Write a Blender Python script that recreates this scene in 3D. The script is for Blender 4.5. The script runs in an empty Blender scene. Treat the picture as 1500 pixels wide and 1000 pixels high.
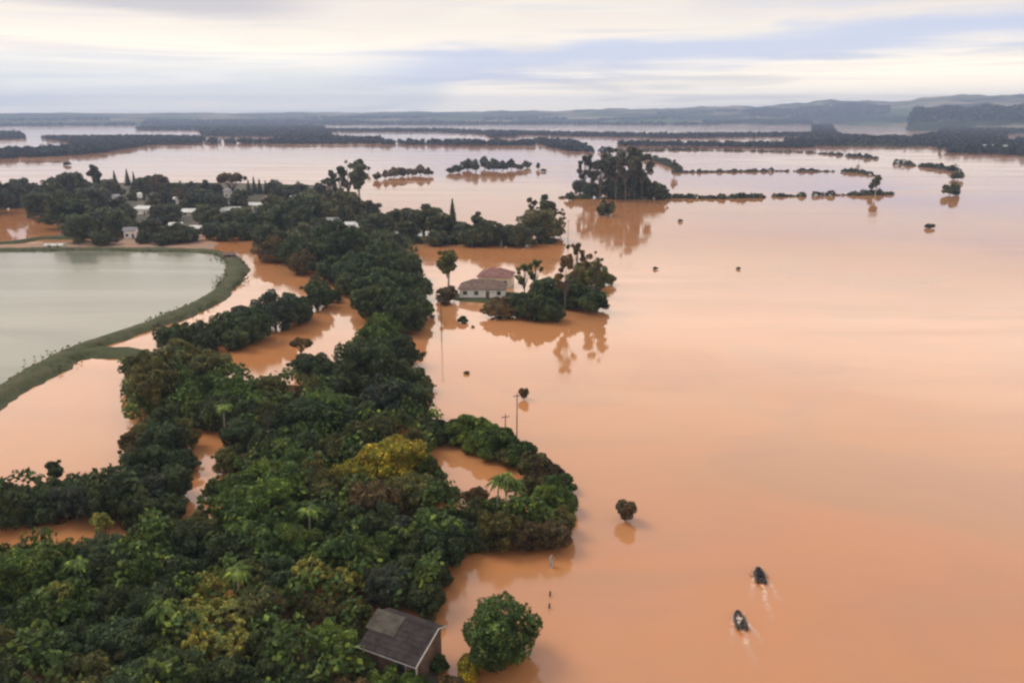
import bpy, math, random
import numpy as np
from mathutils import Vector, Matrix

# ------------------------------------------------------------------ camera, light, exposure
scene = bpy.context.scene
H = 50.0
PITCH = math.radians(15.87)
LENS = 28.0
F = 1500 * LENS / 36.0            # focal length in photograph pixels
cam_d = bpy.data.cameras.new('camera')
cam = bpy.data.objects.new('camera', cam_d)
scene.collection.objects.link(cam)
cam.location = (0, 0, H)
cam.rotation_euler = (math.pi / 2 - PITCH, 0, 0)
cam_d.lens = LENS
cam_d.sensor_width = 36
cam_d.clip_start = 0.5
cam_d.clip_end = 40000
scene.camera = cam

SUN_EL, SUN_AZ = math.radians(48), math.radians(-62)     # azimuth from +Y, negative = left
sun_dir = Vector((math.sin(SUN_AZ) * math.cos(SUN_EL), math.cos(SUN_AZ) * math.cos(SUN_EL), math.sin(SUN_EL)))
sd = bpy.data.lights.new('sun', 'SUN')
sd.energy = 1.5
sd.angle = math.radians(28)
sd.color = (1.0, 0.93, 0.82)
sun = bpy.data.objects.new('sun', sd)
scene.collection.objects.link(sun)
sun.rotation_euler = (-sun_dir).to_track_quat('-Z', 'Y').to_euler()

scene.view_settings.view_transform = 'Standard'
scene.view_settings.look = 'None'
scene.view_settings.exposure = 0.56
scene.view_settings.gamma = 1.0
scene.cycles.max_bounces = 6
scene.cycles.diffuse_bounces = 3
scene.cycles.glossy_bounces = 3
scene.cycles.transmission_bounces = 3
scene.cycles.volume_bounces = 0
scene.cycles.transparent_max_bounces = 6
scene.cycles.use_denoising = True
scene.cycles.filter_width = 2.5


class NT:
    """little helper for node graphs"""
    def __init__(s, tree):
        s.t = tree
        s.n = tree.nodes
        s.l = tree.links

    def new(s, typ, **kw):
        n = s.n.new(typ)
        for k, v in kw.items():
            setattr(n, k, v)
        return n

    def put(s, sock, v):
        if isinstance(v, bpy.types.NodeSocket):
            s.l.new(v, sock)
        elif isinstance(v, (int, float)):
            sock.default_value = v
        else:
            v = tuple(v)
            n = len(sock.default_value)
            sock.default_value = (v + (1.0,))[:n] if len(v) < n else v[:n]

    def math(s, op, a, b=0.0, c=None):
        n = s.new('ShaderNodeMath', operation=op)
        s.put(n.inputs[0], a)
        s.put(n.inputs[1], b)
        if c is not None:
            s.put(n.inputs[2], c)
        return n.outputs[0]

    def mix(s, fac, a, b, mode='MIX'):
        n = s.new('ShaderNodeMix', data_type='RGBA', blend_type=mode)
        s.put(n.inputs[0], fac)
        s.put(n.inputs[6], a)
        s.put(n.inputs[7], b)
        return n.outputs[2]

    def noise(s, vec, scale, detail=3, rough=.5, dist=0.0):
        n = s.new('ShaderNodeTexNoise')
        s.put(n.inputs['Vector'], vec)
        n.inputs['Scale'].default_value = scale
        n.inputs['Detail'].default_value = detail
        n.inputs['Roughness'].default_value = rough
        n.inputs['Distortion'].default_value = dist
        return n.outputs['Fac']

    def ramp(s, fac, a, b):
        n = s.new('ShaderNodeMapRange', interpolation_type='SMOOTHSTEP')
        s.put(n.inputs[0], fac)
        n.inputs[1].default_value = a
        n.inputs[2].default_value = b
        return n.outputs[0]

    def xyz(s, x, y, z):
        n = s.new('ShaderNodeCombineXYZ')
        s.put(n.inputs[0], x)
        s.put(n.inputs[1], y)
        s.put(n.inputs[2], z)
        return n.outputs[0]


# ------------------------------------------------------------------ world: evening overcast sky with long streaks of cloud
world = bpy.data.worlds.new('World')
scene.world = world
world.use_nodes = True
w = NT(world.node_tree)
w.n.clear()
out = w.new('ShaderNodeOutputWorld')
bg_sky = w.new('ShaderNodeBackground')
sky = w.new('ShaderNodeTexSky', sky_type='NISHITA')
sky.sun_disc = False
sky.sun_elevation = SUN_EL
sky.sun_rotation = SUN_AZ
sky.dust_density = 3.0
w.l.new(sky.outputs[0], bg_sky.inputs[0])
bg_sky.inputs[1].default_value = 0.10
tc = w.new('ShaderNodeTexCoord')
sp = w.new('ShaderNodeSeparateXYZ')
w.l.new(tc.outputs['Generated'], sp.inputs[0])
el = w.math('MULTIPLY', w.math('ARCSINE', sp.outputs[2]), 57.2958)
az = w.math('MULTIPLY', w.math('ARCTAN2', sp.outputs[0], sp.outputs[1]), 57.2958)
# streaky breakup
sv = w.xyz(w.math('MULTIPLY', az, 0.045), w.math('MULTIPLY', el, 0.42), 3.1)
n1 = w.noise(sv, 1.6, 5, .55, .6)
sv2 = w.xyz(w.math('MULTIPLY', az, 0.03), w.math('MULTIPLY', el, 0.9), 9.7)
n2 = w.noise(sv2, 1.5, 4, .5, .3)
wob = w.math('MULTIPLY', w.math('SUBTRACT', n1, 0.5), 3.0)
el2 = w.math('ADD', el, wob)


def band(a0, a1, sa, e_at0, e_at1, half, soft):
    """long bank of cloud between azimuths a0..a1, its middle climbing from e_at0 to e_at1"""
    ma = w.math('MULTIPLY', w.ramp(az, a0 - sa, a0 + sa), w.math('SUBTRACT', 1.0, w.ramp(az, a1 - sa, a1 + sa)))
    t = w.math('DIVIDE', w.math('SUBTRACT', az, a0), (a1 - a0))
    ec = w.math('MULTIPLY_ADD', t, e_at1 - e_at0, e_at0)
    d = w.math('ABSOLUTE', w.math('SUBTRACT', el2, ec))
    me = w.math('SUBTRACT', 1.0, w.ramp(d, half - soft, half + soft))
    return w.math('MULTIPLY', ma, me)


col = w.mix(w.ramp(el, 0.5, 7.0), (1.40, 1.20, 0.90), (0.74, 0.655, 0.57))
col = w.mix(w.math('MULTIPLY', w.math('MULTIPLY', w.ramp(n1, .50, .64), w.math('SUBTRACT', 1.0, w.ramp(el, 9, 12))), .6), col, (0.80, 0.73, 0.61))
col = w.mix(w.ramp(el, 8.0, 13.0), col, (1.45, 1.24, 1.03))
col = w.mix(w.ramp(el, 13.0, 33.0), col, (0.60, 0.56, 0.55))
lilac = (0.66, 0.70, 0.86)
col = w.mix(w.math('MULTIPLY', w.ramp(n2, .50, .68), .5), col, (0.62, 0.57, 0.58))
col = w.mix(w.math('MULTIPLY', band(-60, -4.5, 1.6, 1.7, 1.9, 1.5, .7), .6), col, (0.64, 0.70, 0.74))
col = w.mix(w.math('MULTIPLY', band(-8, 60, 6, 3.0, 6.6, .95, .7), .85), col, (0.46, 0.52, 0.68))
col = w.mix(w.math('MULTIPLY', band(-80, -14, 4, 9.0, 6.9, .9, .6), .8), col, (0.43, 0.40, 0.43))
col = w.mix(w.math('MULTIPLY', band(14, 70, 6, 7.0, 9.0, .8, .6), .45), col, (0.42, 0.48, 0.64))
# higher broken cloud the frame does not see but the water reflects
col = w.mix(w.math('MULTIPLY', w.math('MULTIPLY', w.ramp(n1, .45, .62), w.ramp(el, 14, 30)), .4), col, (0.66, 0.68, 0.78))
bg_c = w.new('ShaderNodeBackground')
w.put(bg_c.inputs[0], col)
bg_c.inputs[1].default_value = 1.0
mx = w.new('ShaderNodeMixShader')
mx.inputs[0].default_value = 0.93
w.l.new(bg_sky.outputs[0], mx.inputs[1])
w.l.new(bg_c.outputs[0], mx.inputs[2])
w.l.new(mx.outputs[0], out.inputs[0])

# ------------------------------------------------------------------ geometry helpers
CP, SP = math.cos(PITCH), math.sin(PITCH)


def P(x, y, z=0.0):
    """where the sight line through a spot of the photograph meets height z; also the depth there"""
    u, v = (x - 750) / F, -(y - 500) / F
    d = np.array([u, CP + v * SP, -SP + v * CP])
    t = (z - H) / d[2]
    return Vector((d[0] * t, d[1] * t, z)), t


def PX(x, y, z=0.0):
    return P(x, y, z)[0]


COL = scene.collection


def link(name, me, mats=None, parent=None, loc=None, rot=None, scale=None):
    o = bpy.data.objects.new(name, me)
    COL.objects.link(o)
    if mats is not None and me is not None and len(me.materials) == 0:
        for m in (mats if isinstance(mats, (list, tuple)) else [mats]):
            me.materials.append(m)
    if parent is not None:
        o.parent = parent
    if loc is not None:
        o.location = loc
    if rot is not None:
        o.rotation_euler = rot
    if scale is not None:
        o.scale = scale
    return o


def tag(o, label=None, cat=None, group=None, kind=None):
    if label:
        o['label'] = label
    if cat:
        o['category'] = cat
    if group:
        o['group'] = group
    if kind:
        o['kind'] = kind
    return o


def quads(name, V):
    """V: (n,4,3) separate quads"""
    n = len(V)
    me = bpy.data.meshes.new(name)
    me.vertices.add(n * 4)
    me.vertices.foreach_set('co', np.ascontiguousarray(V, dtype=np.float32).reshape(-1))
    me.loops.add(n * 4)
    me.loops.foreach_set('vertex_index', np.arange(n * 4, dtype=np.int32))
    me.polygons.add(n)
    me.polygons.foreach_set('loop_start', np.arange(0, n * 4, 4, dtype=np.int32))
    me.update(calc_edges=True)
    return me


class MB:
    """collects verts and faces of one mesh"""
    def __init__(s):
        s.v, s.f, s.mi = [], [], []

    def add(s, vs, fs, m=0):
        b = len(s.v)
        s.v += [tuple(v) for v in vs]
        s.f += [tuple(i + b for i in f) for f in fs]
        s.mi += [m] * len(fs)
        return s

    def box(s, x0, y0, z0, x1, y1, z1, m=0):
        vs = [(x, y, z) for z in (z0, z1) for y in (y0, y1) for x in (x0, x1)]
        return s.add(vs, [(0, 2, 3, 1), (4, 5, 7, 6), (0, 1, 5, 4), (2, 6, 7, 3), (0, 4, 6, 2), (1, 3, 7, 5)], m)

    def tube(s, pts, rad, n=6, m=0, cap=True):
        pts = [Vector(p) for p in pts]
        if not hasattr(rad, '__len__'):
            rad = [rad] * len(pts)
        rings = []
        for i, p in enumerate(pts):
            t = (pts[min(i + 1, len(pts) - 1)] - pts[max(i - 1, 0)])
            if t.length < 1e-9:
                t = Vector((0, 0, 1))
            t.normalize()
            a = t.cross(Vector((0.13, 0.9, 0.31)))
            if a.length < .1:
                a = t.cross(Vector((1, 0, 0)))
            a.normalize()
            b = t.cross(a)
            rings.append([p + (a * math.cos(2 * math.pi * k / n) + b * math.sin(2 * math.pi * k / n)) * rad[i] for k in range(n)])
        vs = [q for r in rings for q in r]
        fs = []
        for i in range(len(pts) - 1):
            for k in range(n):
                fs.append((i * n + k, i * n + (k + 1) % n, (i + 1) * n + (k + 1) % n, (i + 1) * n + k))
        if cap:
            fs.append(tuple(range(n)))
            fs.append(tuple((len(pts) - 1) * n + k for k in reversed(range(n))))
        return s.add(vs, fs, m)

    def build(s, name, mats=None, parent=None, smooth=False, **kw):
        me = bpy.data.meshes.new(name)
        me.from_pydata(s.v, [], s.f)
        if mats is not None:
            for m in (mats if isinstance(mats, (list, tuple)) else [mats]):
                me.materials.append(m)
        me.polygons.foreach_set('material_index', s.mi)
        if smooth:
            me.polygons.foreach_set('use_smooth', [True] * len(s.f))
        me.update()
        return link(name, me, None, parent, **kw)


def empty(name, loc, rz=0.0, scale=1.0):
    o = bpy.data.objects.new(name, None)
    COL.objects.link(o)
    o.empty_display_size = .5
    o.location = loc
    o.rotation_euler = (0, 0, rz)
    o.scale = (scale,) * 3 if not hasattr(scale, '__len__') else scale
    return o


# ------------------------------------------------------------------ materials
def mat(name):
    m = bpy.data.materials.new(name)
    m.use_nodes = True
    t = NT(m.node_tree)
    b = t.n['Principled BSDF']
    return m, t, b


def simple(name, c, rough=.7, var=.25, scale=2.0, bump=0.0, spec=.3):
    m, t, b = mat(name)
    tc = t.new('ShaderNodeTexCoord')
    n = t.noise(tc.outputs['Object'], scale, 5, .6)
    lo = tuple(x * (1 - var) for x in c)
    hi = tuple(min(1, x * (1 + var)) for x in c)
    t.put(b.inputs['Base Color'], t.mix(t.ramp(n, .3, .7), lo, hi))
    b.inputs['Roughness'].default_value = rough
    b.inputs['Specular IOR Level'].default_value = spec
    if bump:
        bn = t.new('ShaderNodeBump')
        bn.inputs['Strength'].default_value = bump
        bn.inputs['Distance'].default_value = .05
        t.put(bn.inputs['Height'], n)
        t.l.new(bn.outputs[0], b.inputs['Normal'])
    return m


# flood water: thick with mud, glossy, broken by fine ripples
def water_mat(name, c1, c2, c3, ior=1.75, rough=.045, ripple=.12):
    m, t, b = mat(name)
    geo = t.new('ShaderNodeNewGeometry')
    pos = geo.outputs['Position']
    big = t.noise(pos, .006, 4, .55, .8)
    mid = t.noise(pos, .03, 4, .6, 1.2)
    mp = t.new('ShaderNodeMapping')
    t.l.new(pos, mp.inputs[0])
    mp.inputs['Rotation'].default_value = (0, 0, .35)
    mp.inputs['Scale'].default_value = (.0035, .03, 1)
    cur = t.noise(mp.outputs[0], 1.0, 5, .6, 1.5)
    c = t.mix(t.ramp(big, .35, .68), c1, c2)
    c = t.mix(t.math('MULTIPLY', t.ramp(mid, .42, .7), .55), c, c3)
    c = t.mix(t.math('MULTIPLY', t.ramp(cur, .48, .7), .55), c, c3)
    t.put(b.inputs['Base Color'], c)
    b.inputs['IOR'].default_value = ior
    b.inputs['Specular IOR Level'].default_value = .5
    rr = t.math('MULTIPLY_ADD', t.ramp(cur, .42, .62), .10, rough)
    t.put(b.inputs['Roughness'], rr)
    m2 = t.new('ShaderNodeMapping')
    t.l.new(pos, m2.inputs[0])
    m2.inputs['Scale'].default_value = (1.0, .55, 1)
    r1 = t.noise(m2.outputs[0], 1.3, 3, .6)
    r2 = t.noise(m2.outputs[0], .22, 3, .5, .5)
    hgt = t.math('ADD', t.math('MULTIPLY', r1, .05), t.math('MULTIPLY', r2, .16))
    bn = t.new('ShaderNodeBump')
    t.put(bn.inputs['Strength'], t.math('MULTIPLY', t.math('MULTIPLY_ADD', t.ramp(cur, .52, .66), 1.8, .7), ripple))
    bn.inputs['Distance'].default_value = .35
    t.put(bn.inputs['Height'], hgt)
    t.l.new(bn.outputs[0], b.inputs['Normal'])
    return m


M_water = water_mat('muddy_flood_water', (.45, .182, .064), (.46, .205, .084), (.35, .175, .082))
M_pond = water_mat('grey_green_pond_water', (.16, .160, .115), (.18, .178, .132), (.155, .165, .122), ior=1.36, rough=.14, ripple=.2)


def leaf_mat(name):
    m, t, b = mat(name)
    oi = t.new('ShaderNodeObjectInfo')
    geo = t.new('ShaderNodeNewGeometry')
    tc = t.new('ShaderNodeTexCoord')
    rnd = geo.outputs['Random Per Island']
    cl = t.noise(tc.outputs['Object'], .45, 2, .5)
    v = t.math('MULTIPLY_ADD', rnd, .9, .50)
    v = t.math('MULTIPLY', v, t.math('MULTIPLY_ADD', t.ramp(cl, .3, .7), .9, .55))
    vm = t.new('ShaderNodeVectorMath', operation='SCALE')
    t.l.new(oi.outputs['Color'], vm.inputs[0])
    t.put(vm.inputs['Scale'], v)
    # a few yellowing and browned leaves
    yel = t.new('ShaderNodeVectorMath', operation='MULTIPLY')
    t.l.new(vm.outputs[0], yel.inputs[0])
    yel.inputs[1].default_value = (2.1, 1.55, .9)
    hue = t.noise(tc.outputs['Object'], .33, 3, .6, .5)
    warm = t.new('ShaderNodeVectorMath', operation='MULTIPLY')
    t.l.new(vm.outputs[0], warm.inputs[0])
    warm.inputs[1].default_value = (1.45, 1.12, .85)
    c0 = t.mix(t.ramp(hue, .42, .64), vm.outputs[0], warm.outputs[0])
    c = t.mix(t.math('GREATER_THAN', rnd, .90), c0, yel.outputs[0])
    t.put(b.inputs['Base Color'], c)
    b.inputs['Roughness'].default_value = .62
    b.inputs['Specular IOR Level'].default_value = .22
    tr = t.new('ShaderNodeBsdfTranslucent')
    t.put(tr.inputs[0], c)
    ms = t.new('ShaderNodeMixShader')
    ms.inputs[0].default_value = .38
    t.l.new(b.outputs[0], ms.inputs[1])
    t.l.new(tr.outputs[0], ms.inputs[2])
    t.l.new(ms.outputs[0], t.n['Material Output'].inputs[0])
    return m


M_leaf = leaf_mat('foliage')
M_bark = simple('bark', (.10, .085, .065), .9, .4, 1.5)
M_palebark = simple('pale_bark', (.34, .30, .25), .85, .35, 1.5)


def ground_mat(name, a, b_, c, scale=.25):
    m, t, b = mat(name)
    geo = t.new('ShaderNodeNewGeometry')
    n = t.noise(geo.outputs['Position'], scale, 5, .65, .5)
    n2 = t.noise(geo.outputs['Position'], scale * 7, 4, .7)
    cc = t.mix(t.ramp(n, .35, .65), a, b_)
    cc = t.mix(t.math('MULTIPLY', t.ramp(n2, .45, .75), .6), cc, c)
    t.put(b.inputs['Base Color'], cc)
    b.inputs['Roughness'].default_value = .95
    b.inputs['Specular IOR Level'].default_value = .1
    bn = t.new('ShaderNodeBump')
    bn.inputs['Strength'].default_value = .9
    bn.inputs['Distance'].default_value = .4
    t.put(bn.inputs['Height'], n2)
    t.l.new(bn.outputs[0], b.inputs['Normal'])
    return m


M_grass = ground_mat('dyke_grass', (.050, .062, .028), (.095, .092, .050), (.13, .11, .075))
M_dgrass = ground_mat('dark_olive_grass', (.05, .06, .028), (.07, .08, .035), (.09, .08, .045))  # darker, more even olive grass than on the dyke
M_mud = ground_mat('wet_mud', (.26, .19, .13), (.36, .20, .14), (.22, .18, .13), .08)
M_vill = ground_mat('village_earth', (.075, .07, .05), (.13, .105, .08), (.05, .055, .035), .05)
M_farland = ground_mat('far_ground', (.05, .06, .035), (.07, .07, .045), (.09, .08, .05), .01)


# ------------------------------------------------------------------ foliage builders
def lobed_crown(seed, radii, zc, nl, lr, nleaf, ls, ls_var=.5, upbias=.25, cut=None, low=-.75):
    """thousands of separate leaf faces on the skins of many leafy lobes"""
    r = np.random.RandomState(seed)
    R = np.array(radii, float)
    C, L = [], []
    i = 0
    while len(C) < nl and i < 4000:
        i += 1
        d = r.normal(size=3)
        d /= np.linalg.norm(d)
        if d[2] < low:
            continue
        k = r.uniform(.35, 1.0) ** .6
        rad = r.uniform(lr[0], lr[1])
        if nl > 50:
            k *= 1 + .22 * math.sin(3 * math.atan2(d[1], d[0]) + seed) * (1 - abs(d[2])) + .14 * math.sin(5 * math.atan2(d[1], d[0]) + 2.3 * seed)
        c = d * (R - rad * .75).clip(.1) * k
        if r.rand() < .25:
            c = c * r.uniform(1.05, 1.25)
            rad *= .7
        C.append(c)
        L.append(rad)
    C, L = np.array(C), np.array(L)
    pr = L ** 2 / np.sum(L ** 2)
    which = r.choice(nl, size=int(nleaf * 1.9), p=pr)
    d = r.normal(size=(len(which), 3))
    d[:, 2] += upbias
    d /= np.linalg.norm(d, axis=1)[:, None]
    # lumpy skins
    ph = r.uniform(0, 6.3, (nl, 3))
    wob = 1 + .16 * np.sin(3.1 * d[:, 0] + ph[which, 0]) * np.sin(3.7 * d[:, 1] + ph[which, 1]) + .10 * np.sin(7 * d[:, 2] + ph[which, 2])
    depth = 1 - np.abs(r.normal(0, .13, len(which)))
    pos = C[which] + d * (L[which] * wob * depth)[:, None] * np.array([1, 1, .88])
    # drop leaves buried in other lobes
    keep = np.ones(len(pos), bool)
    for k in range(nl):
        dd = np.linalg.norm(pos - C[k], axis=1)
        keep &= ~((dd < L[k] * .72) & (which != k))
    pos, d = pos[keep][:nleaf], d[keep][:nleaf]
    n = d + r.normal(0, .55, d.shape)
    n /= np.linalg.norm(n, axis=1)[:, None]
    a = np.cross(n, r.normal(size=n.shape))
    a /= np.linalg.norm(a, axis=1)[:, None]
    b = np.cross(n, a)
    s = ls * r.uniform(1 - ls_var, 1 + ls_var, len(pos))[:, None]
    pos = pos + np.array([0, 0, zc])
    bend = n * s * r.uniform(-.25, .1, len(pos))[:, None]
    V = np.stack([pos + a * s + bend, pos + b * s * .62, pos - a * s + bend, pos - b * s * .62], 1)
    m = V[:, :, 2].min(1) > .05
    return V[m], C + np.array([0, 0, zc]), L


def cone_crown(seed, h, rad, nleaf, ls):
    r = np.random.RandomState(seed)
    t = r.uniform(0, 1, nleaf) ** 1.4
    tier = np.floor(t * 11) / 11
    ang = r.uniform(0, 2 * np.pi, nleaf)
    rr = rad * (1 - t) * (.72 + .45 * ((t - tier) * 11 < .5)) * (1 + .22 * np.sin(ang * 4 + tier * 23)) * r.uniform(.6, 1.05, nleaf) + .1
    pos = np.stack([rr * np.cos(ang), rr * np.sin(ang), .6 + t * (h - .6)], 1)
    n = np.stack([np.cos(ang), np.sin(ang), np.full(nleaf, .6)], 1) + r.normal(0, .5, (nleaf, 3))
    n /= np.linalg.norm(n, axis=1)[:, None]
    a = np.cross(n, r.normal(size=n.shape))
    a /= np.linalg.norm(a, axis=1)[:, None]
    b = np.cross(n, a)
    s = ls * r.uniform(.5, 1.5, nleaf)[:, None]
    return np.stack([pos + a * s, pos + b * s * .6, pos - a * s, pos - b * s * .6], 1)


def trunk_mesh(name, seed, tips, base_r, fork_z, mt, top=None):
    rr = random.Random(seed)
    mb = MB()
    fx, fy = rr.uniform(-.25, .25), rr.uniform(-.25, .25)
    mb.tube([(0, 0, -1.5), (fx * .3, fy * .3, fork_z * .5), (fx, fy, fork_z)], [base_r * 1.25, base_r, base_r * .8], 7)
    if top:
        mb.tube([(fx, fy, fork_z - .05), (fx * 1.3, fy * 1.2, (fork_z + top) / 2), (fx, fy, top)], [base_r * .8, base_r * .5, base_r * .12], 6)
    for c in tips:
        c = Vector(c)
        z0 = fork_z * rr.uniform(.75, 1.0)
        p0 = Vector((fx, fy, z0))
        pm = p0.lerp(c, .5) + Vector((rr.uniform(-.3, .3), rr.uniform(-.3, .3), rr.uniform(-.2, .5)))
        mb.tube([p0, pm, c], [base_r * .5, base_r * .32, base_r * .1], 5)
    me = bpy.data.meshes.new(name)
    me.from_pydata(mb.v, [], mb.f)
    me.materials.append(mt)
    me.update()
    return me


KIND = {}      # kind -> dict(w, zc, variants=[(crown, trunk)])


def reg(kind, w, zc, variants):
    KIND[kind] = dict(w=w, zc=zc, v=variants)


def crown_me(V):
    me = quads('crown', V)
    me.materials.append(M_leaf)
    return me


def make_kinds():
    v = []
    for s in range(7):
        rz = [4.2, 3.6, 4.8, 4.0, 4.4, 3.4, 5.0][s]
        V, C, L = lobed_crown(10 + s, (5.2, 5.2, rz), rz * .80, 52 + 6 * s, (.5, 1.9), 15000, .19, .7)
        v.append((crown_me(V), trunk_mesh('trunk', s, C[::3], .32, 1.8, M_bark)))
    reg('round', 10, 3.9, v)
    v = []
    for s in range(3):
        V, C, L = lobed_crown(40 + s, (3.1, 3.1, 5.6), 8.6, 22, (.9, 1.6), 6500, .24)
        v.append((crown_me(V), trunk_mesh('trunk', 40 + s, C[::3], .3, 4, M_palebark if s else M_bark, 11)))
    reg('tall', 6.2, 8.2, v)
    v = []
    for s in range(4):
        V, C, L = lobed_crown(50 + s, (4, 4, 5.2), 11.0, 17, (.7, 1.25), 3400, .25, low=-1.0)
        v.append((crown_me(V), trunk_mesh('trunk', 50 + s, C, .24, 5.5, M_bark, 14)))
    reg('euc', 8, 9.0, v)
    v = []
    for s in range(2):
        v.append((crown_me(cone_crown(60 + s, 14, 2.5, 3500, .30)), trunk_mesh('trunk', 60 + s, [], .22, 4, M_bark, 12)))
    reg('spire', 5, 7.0, v)
    v = []
    for s in range(2):
        V, C, L = lobed_crown(70 + s, (5, 5, 1.9), 6.2, 26, (.8, 1.3), 5500, .28, low=-.4)
        v.append((crown_me(V), trunk_mesh('trunk', 70 + s, C[::2], .3, 3.0, M_bark)))
    reg('flat', 10, 5.6, v)
    v = []
    for s in range(4):
        V, C, L = lobed_crown(80 + s, (3, 3, 2.3), 1.7, 14 + s, (.7, 1.4), 5200, .19, low=-.6)
        v.append((crown_me(V), trunk_mesh('trunk', 80 + s, C[::2], .12, .6, M_bark)))
    reg('bush', 6, 1.8, v)
    v = []
    for s in range(3):      # large lobed leaves on few stems, seen near the bottom of the photograph
        V, C, L = lobed_crown(90 + s, (5, 5, 3.6), 5.0, 44, (.55, 1.0), 3600, .40, .4, 1.2, low=-.3)
        v.append((crown_me(V), trunk_mesh('trunk', 90 + s, C[::2], .22, 2.0, M_palebark)))
    reg('broad', 10, 5.4, v)
    v = []
    for s in range(3):
        V, C, L = lobed_crown(100 + s, (5, 5, 4.2), 3.4, 12, (1.3, 2.3), 1300, .62)
        v.append((crown_me(V), trunk_mesh('trunk', 100 + s, C[::4], .3, 1.8, M_bark)))
    reg('round_lo', 10, 3.7, v)
    v = []
    for s in range(3):
        V, C, L = lobed_crown(110 + s, (3, 3, 2.0), 1.3, 8, (.9, 1.5), 520, .5, low=-.5)
        v.append((crown_me(V), trunk_mesh('trunk', 110 + s, C[::3], .12, .5, M_bark)))
    reg('bush_lo', 6, 1.4, v)
    # tall dense thicket shrub, squarish
    V, C, L = lobed_crown(120, (3, 3, 3.3), 2.9, 50, (.7, 1.15), 12000, .12, low=-1)
    reg('thicket', 6, 3.1, [(crown_me(V), trunk_mesh('trunk', 120, C[::2], .14, .6, M_bark))])
    # a crown standing clear of the water on its stem
    V, C, L = lobed_crown(121, (3, 3, 2.7), 3.4, 26, (.9, 1.4), 6200, .17, low=-1)
    reg('stemmed', 6, 3.4, [(crown_me(V), trunk_mesh('trunk', 121, C[::3], .14, 1.6, M_bark, 4))])


make_kinds()

TONE = dict(
    D=(.046, .072, .032), S=(.048, .066, .048), G=(.062, .108, .028), L=(.105, .165, .034),
    Y=(.20, .20, .026), O=(.088, .100, .036), B=(.100, .082, .042), P=(.22, .24, .065))
TONEW = dict(D='dark green', S='dusky blue-green', G='mid green', L='bright green', Y='yellow-green', O='olive green', B='brownish', P='pale yellowish')
KNAME = dict(round='broadleaf_tree', tall='tall_tree', euc='eucalyptus_tree', spire='conifer_tree', flat='umbrella_tree', bush='shrub',
             broad='large_leaved_tree', round_lo='broadleaf_tree', bush_lo='shrub', thicket='shrub', stemmed='flooded_tree')
KWORD = dict(round='round tree', tall='tall tree', euc='wispy tall tree', spire='pointed tree', flat='flat-topped tree', bush='bush',
             broad='large-leaved tree', round_lo='tree', bush_lo='bush', thicket='dense bush', stemmed='tree')
KCAT = dict(bush='shrub', bush_lo='shrub', thicket='shrub')
ORD = 'first second third fourth fifth sixth seventh eighth ninth tenth eleventh twelfth thirteenth fourteenth fifteenth sixteenth seventeenth eighteenth nineteenth twentieth'.split()
rng = random.Random(7)
TREES = []


def tree(x, y, wpx, kind, tone, label, group=None, sx=1.0, sz=1.0):
    k = KIND[kind]
    wpx *= {'round': 1.24, 'bush': 1.2, 'flat': 1.1, 'euc': 1.1, 'broad': 1.15, 'round_lo': 1.15}.get(kind, 1.0)
    s = 1.0
    for _ in range(4):
        p, t = P(x, y, k['zc'] * s * sz)
        s = wpx * t / F / k['w']
    cm, tm = k['v'][rng.randrange(len(k['v']))]
    root = empty(KNAME[kind], (p.x, p.y, 0), rng.uniform(0, 6.28), (s * sx * rng.uniform(.9, 1.16), s * sx * rng.uniform(.88, 1.12), s * sz * rng.uniform(.86, 1.14)))
    c = link('crown', cm, None, root)
    j = rng.uniform(.82, 1.2)
    h = rng.uniform(.93, 1.07)
    base = TONE[tone]
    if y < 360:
        base = tuple(.62 * b_ * 1.45 + .38 * g_ for b_, g_ in zip(base, (.095, .098, .085)))  # far crowns greyed and lightened: haze put into the leaf colour
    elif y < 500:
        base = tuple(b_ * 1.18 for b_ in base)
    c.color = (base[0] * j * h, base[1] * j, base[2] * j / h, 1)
    link('trunk', tm, None, root)
    tag(root, label, KCAT.get(kind, 'tree'), group)
    TREES.append((root, x, y, wpx))
    return root


def cluster(where, group, text, default='round'):
    """text: 'x y width tone [kind]' per tree; labels count the trees of the cluster from the left"""
    rows = []
    for line in text.split(','):
        f = line.split()
        if not f:
            continue
        rows.append((float(f[0]), float(f[1]), float(f[2]), f[3], f[4] if len(f) > 4 else default))
    rows.sort(key=lambda r_: r_[0])
    sig = {}
    for r_ in rows:
        sig.setdefault((r_[3], KWORD[r_[4]]), []).append(r_)
    for r_ in rows:
        same = sig[(r_[3], KWORD[r_[4]])]
        what = f"{TONEW[r_[3]]} {KWORD[r_[4]]}"
        if len(same) == 1:
            lab = f"the only {what} {where}"
        else:
            i = same.index(r_)
            lab = f"{what} {where}, {ORD[i]} from left" if i < 20 else f"{what} {where}"
        tree(r_[0], r_[1], r_[2], r_[4], r_[3], lab, group)


# ------------------------------------------------------------------ the setting: water, hills, banks
def grid_plane(name, x0, y0, x1, y1, z, m):
    mb = MB()
    mb.add([(x0, y0, z), (x1, y0, z), (x1, y1, z), (x0, y1, z)], [(0, 1, 2, 3)])
    return mb.build(name, m)


tag(grid_plane('water', -8800, -1300, 8800, 10800, 0, M_water), 'orange-brown muddy flood water over the fields', kind='structure')


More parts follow.
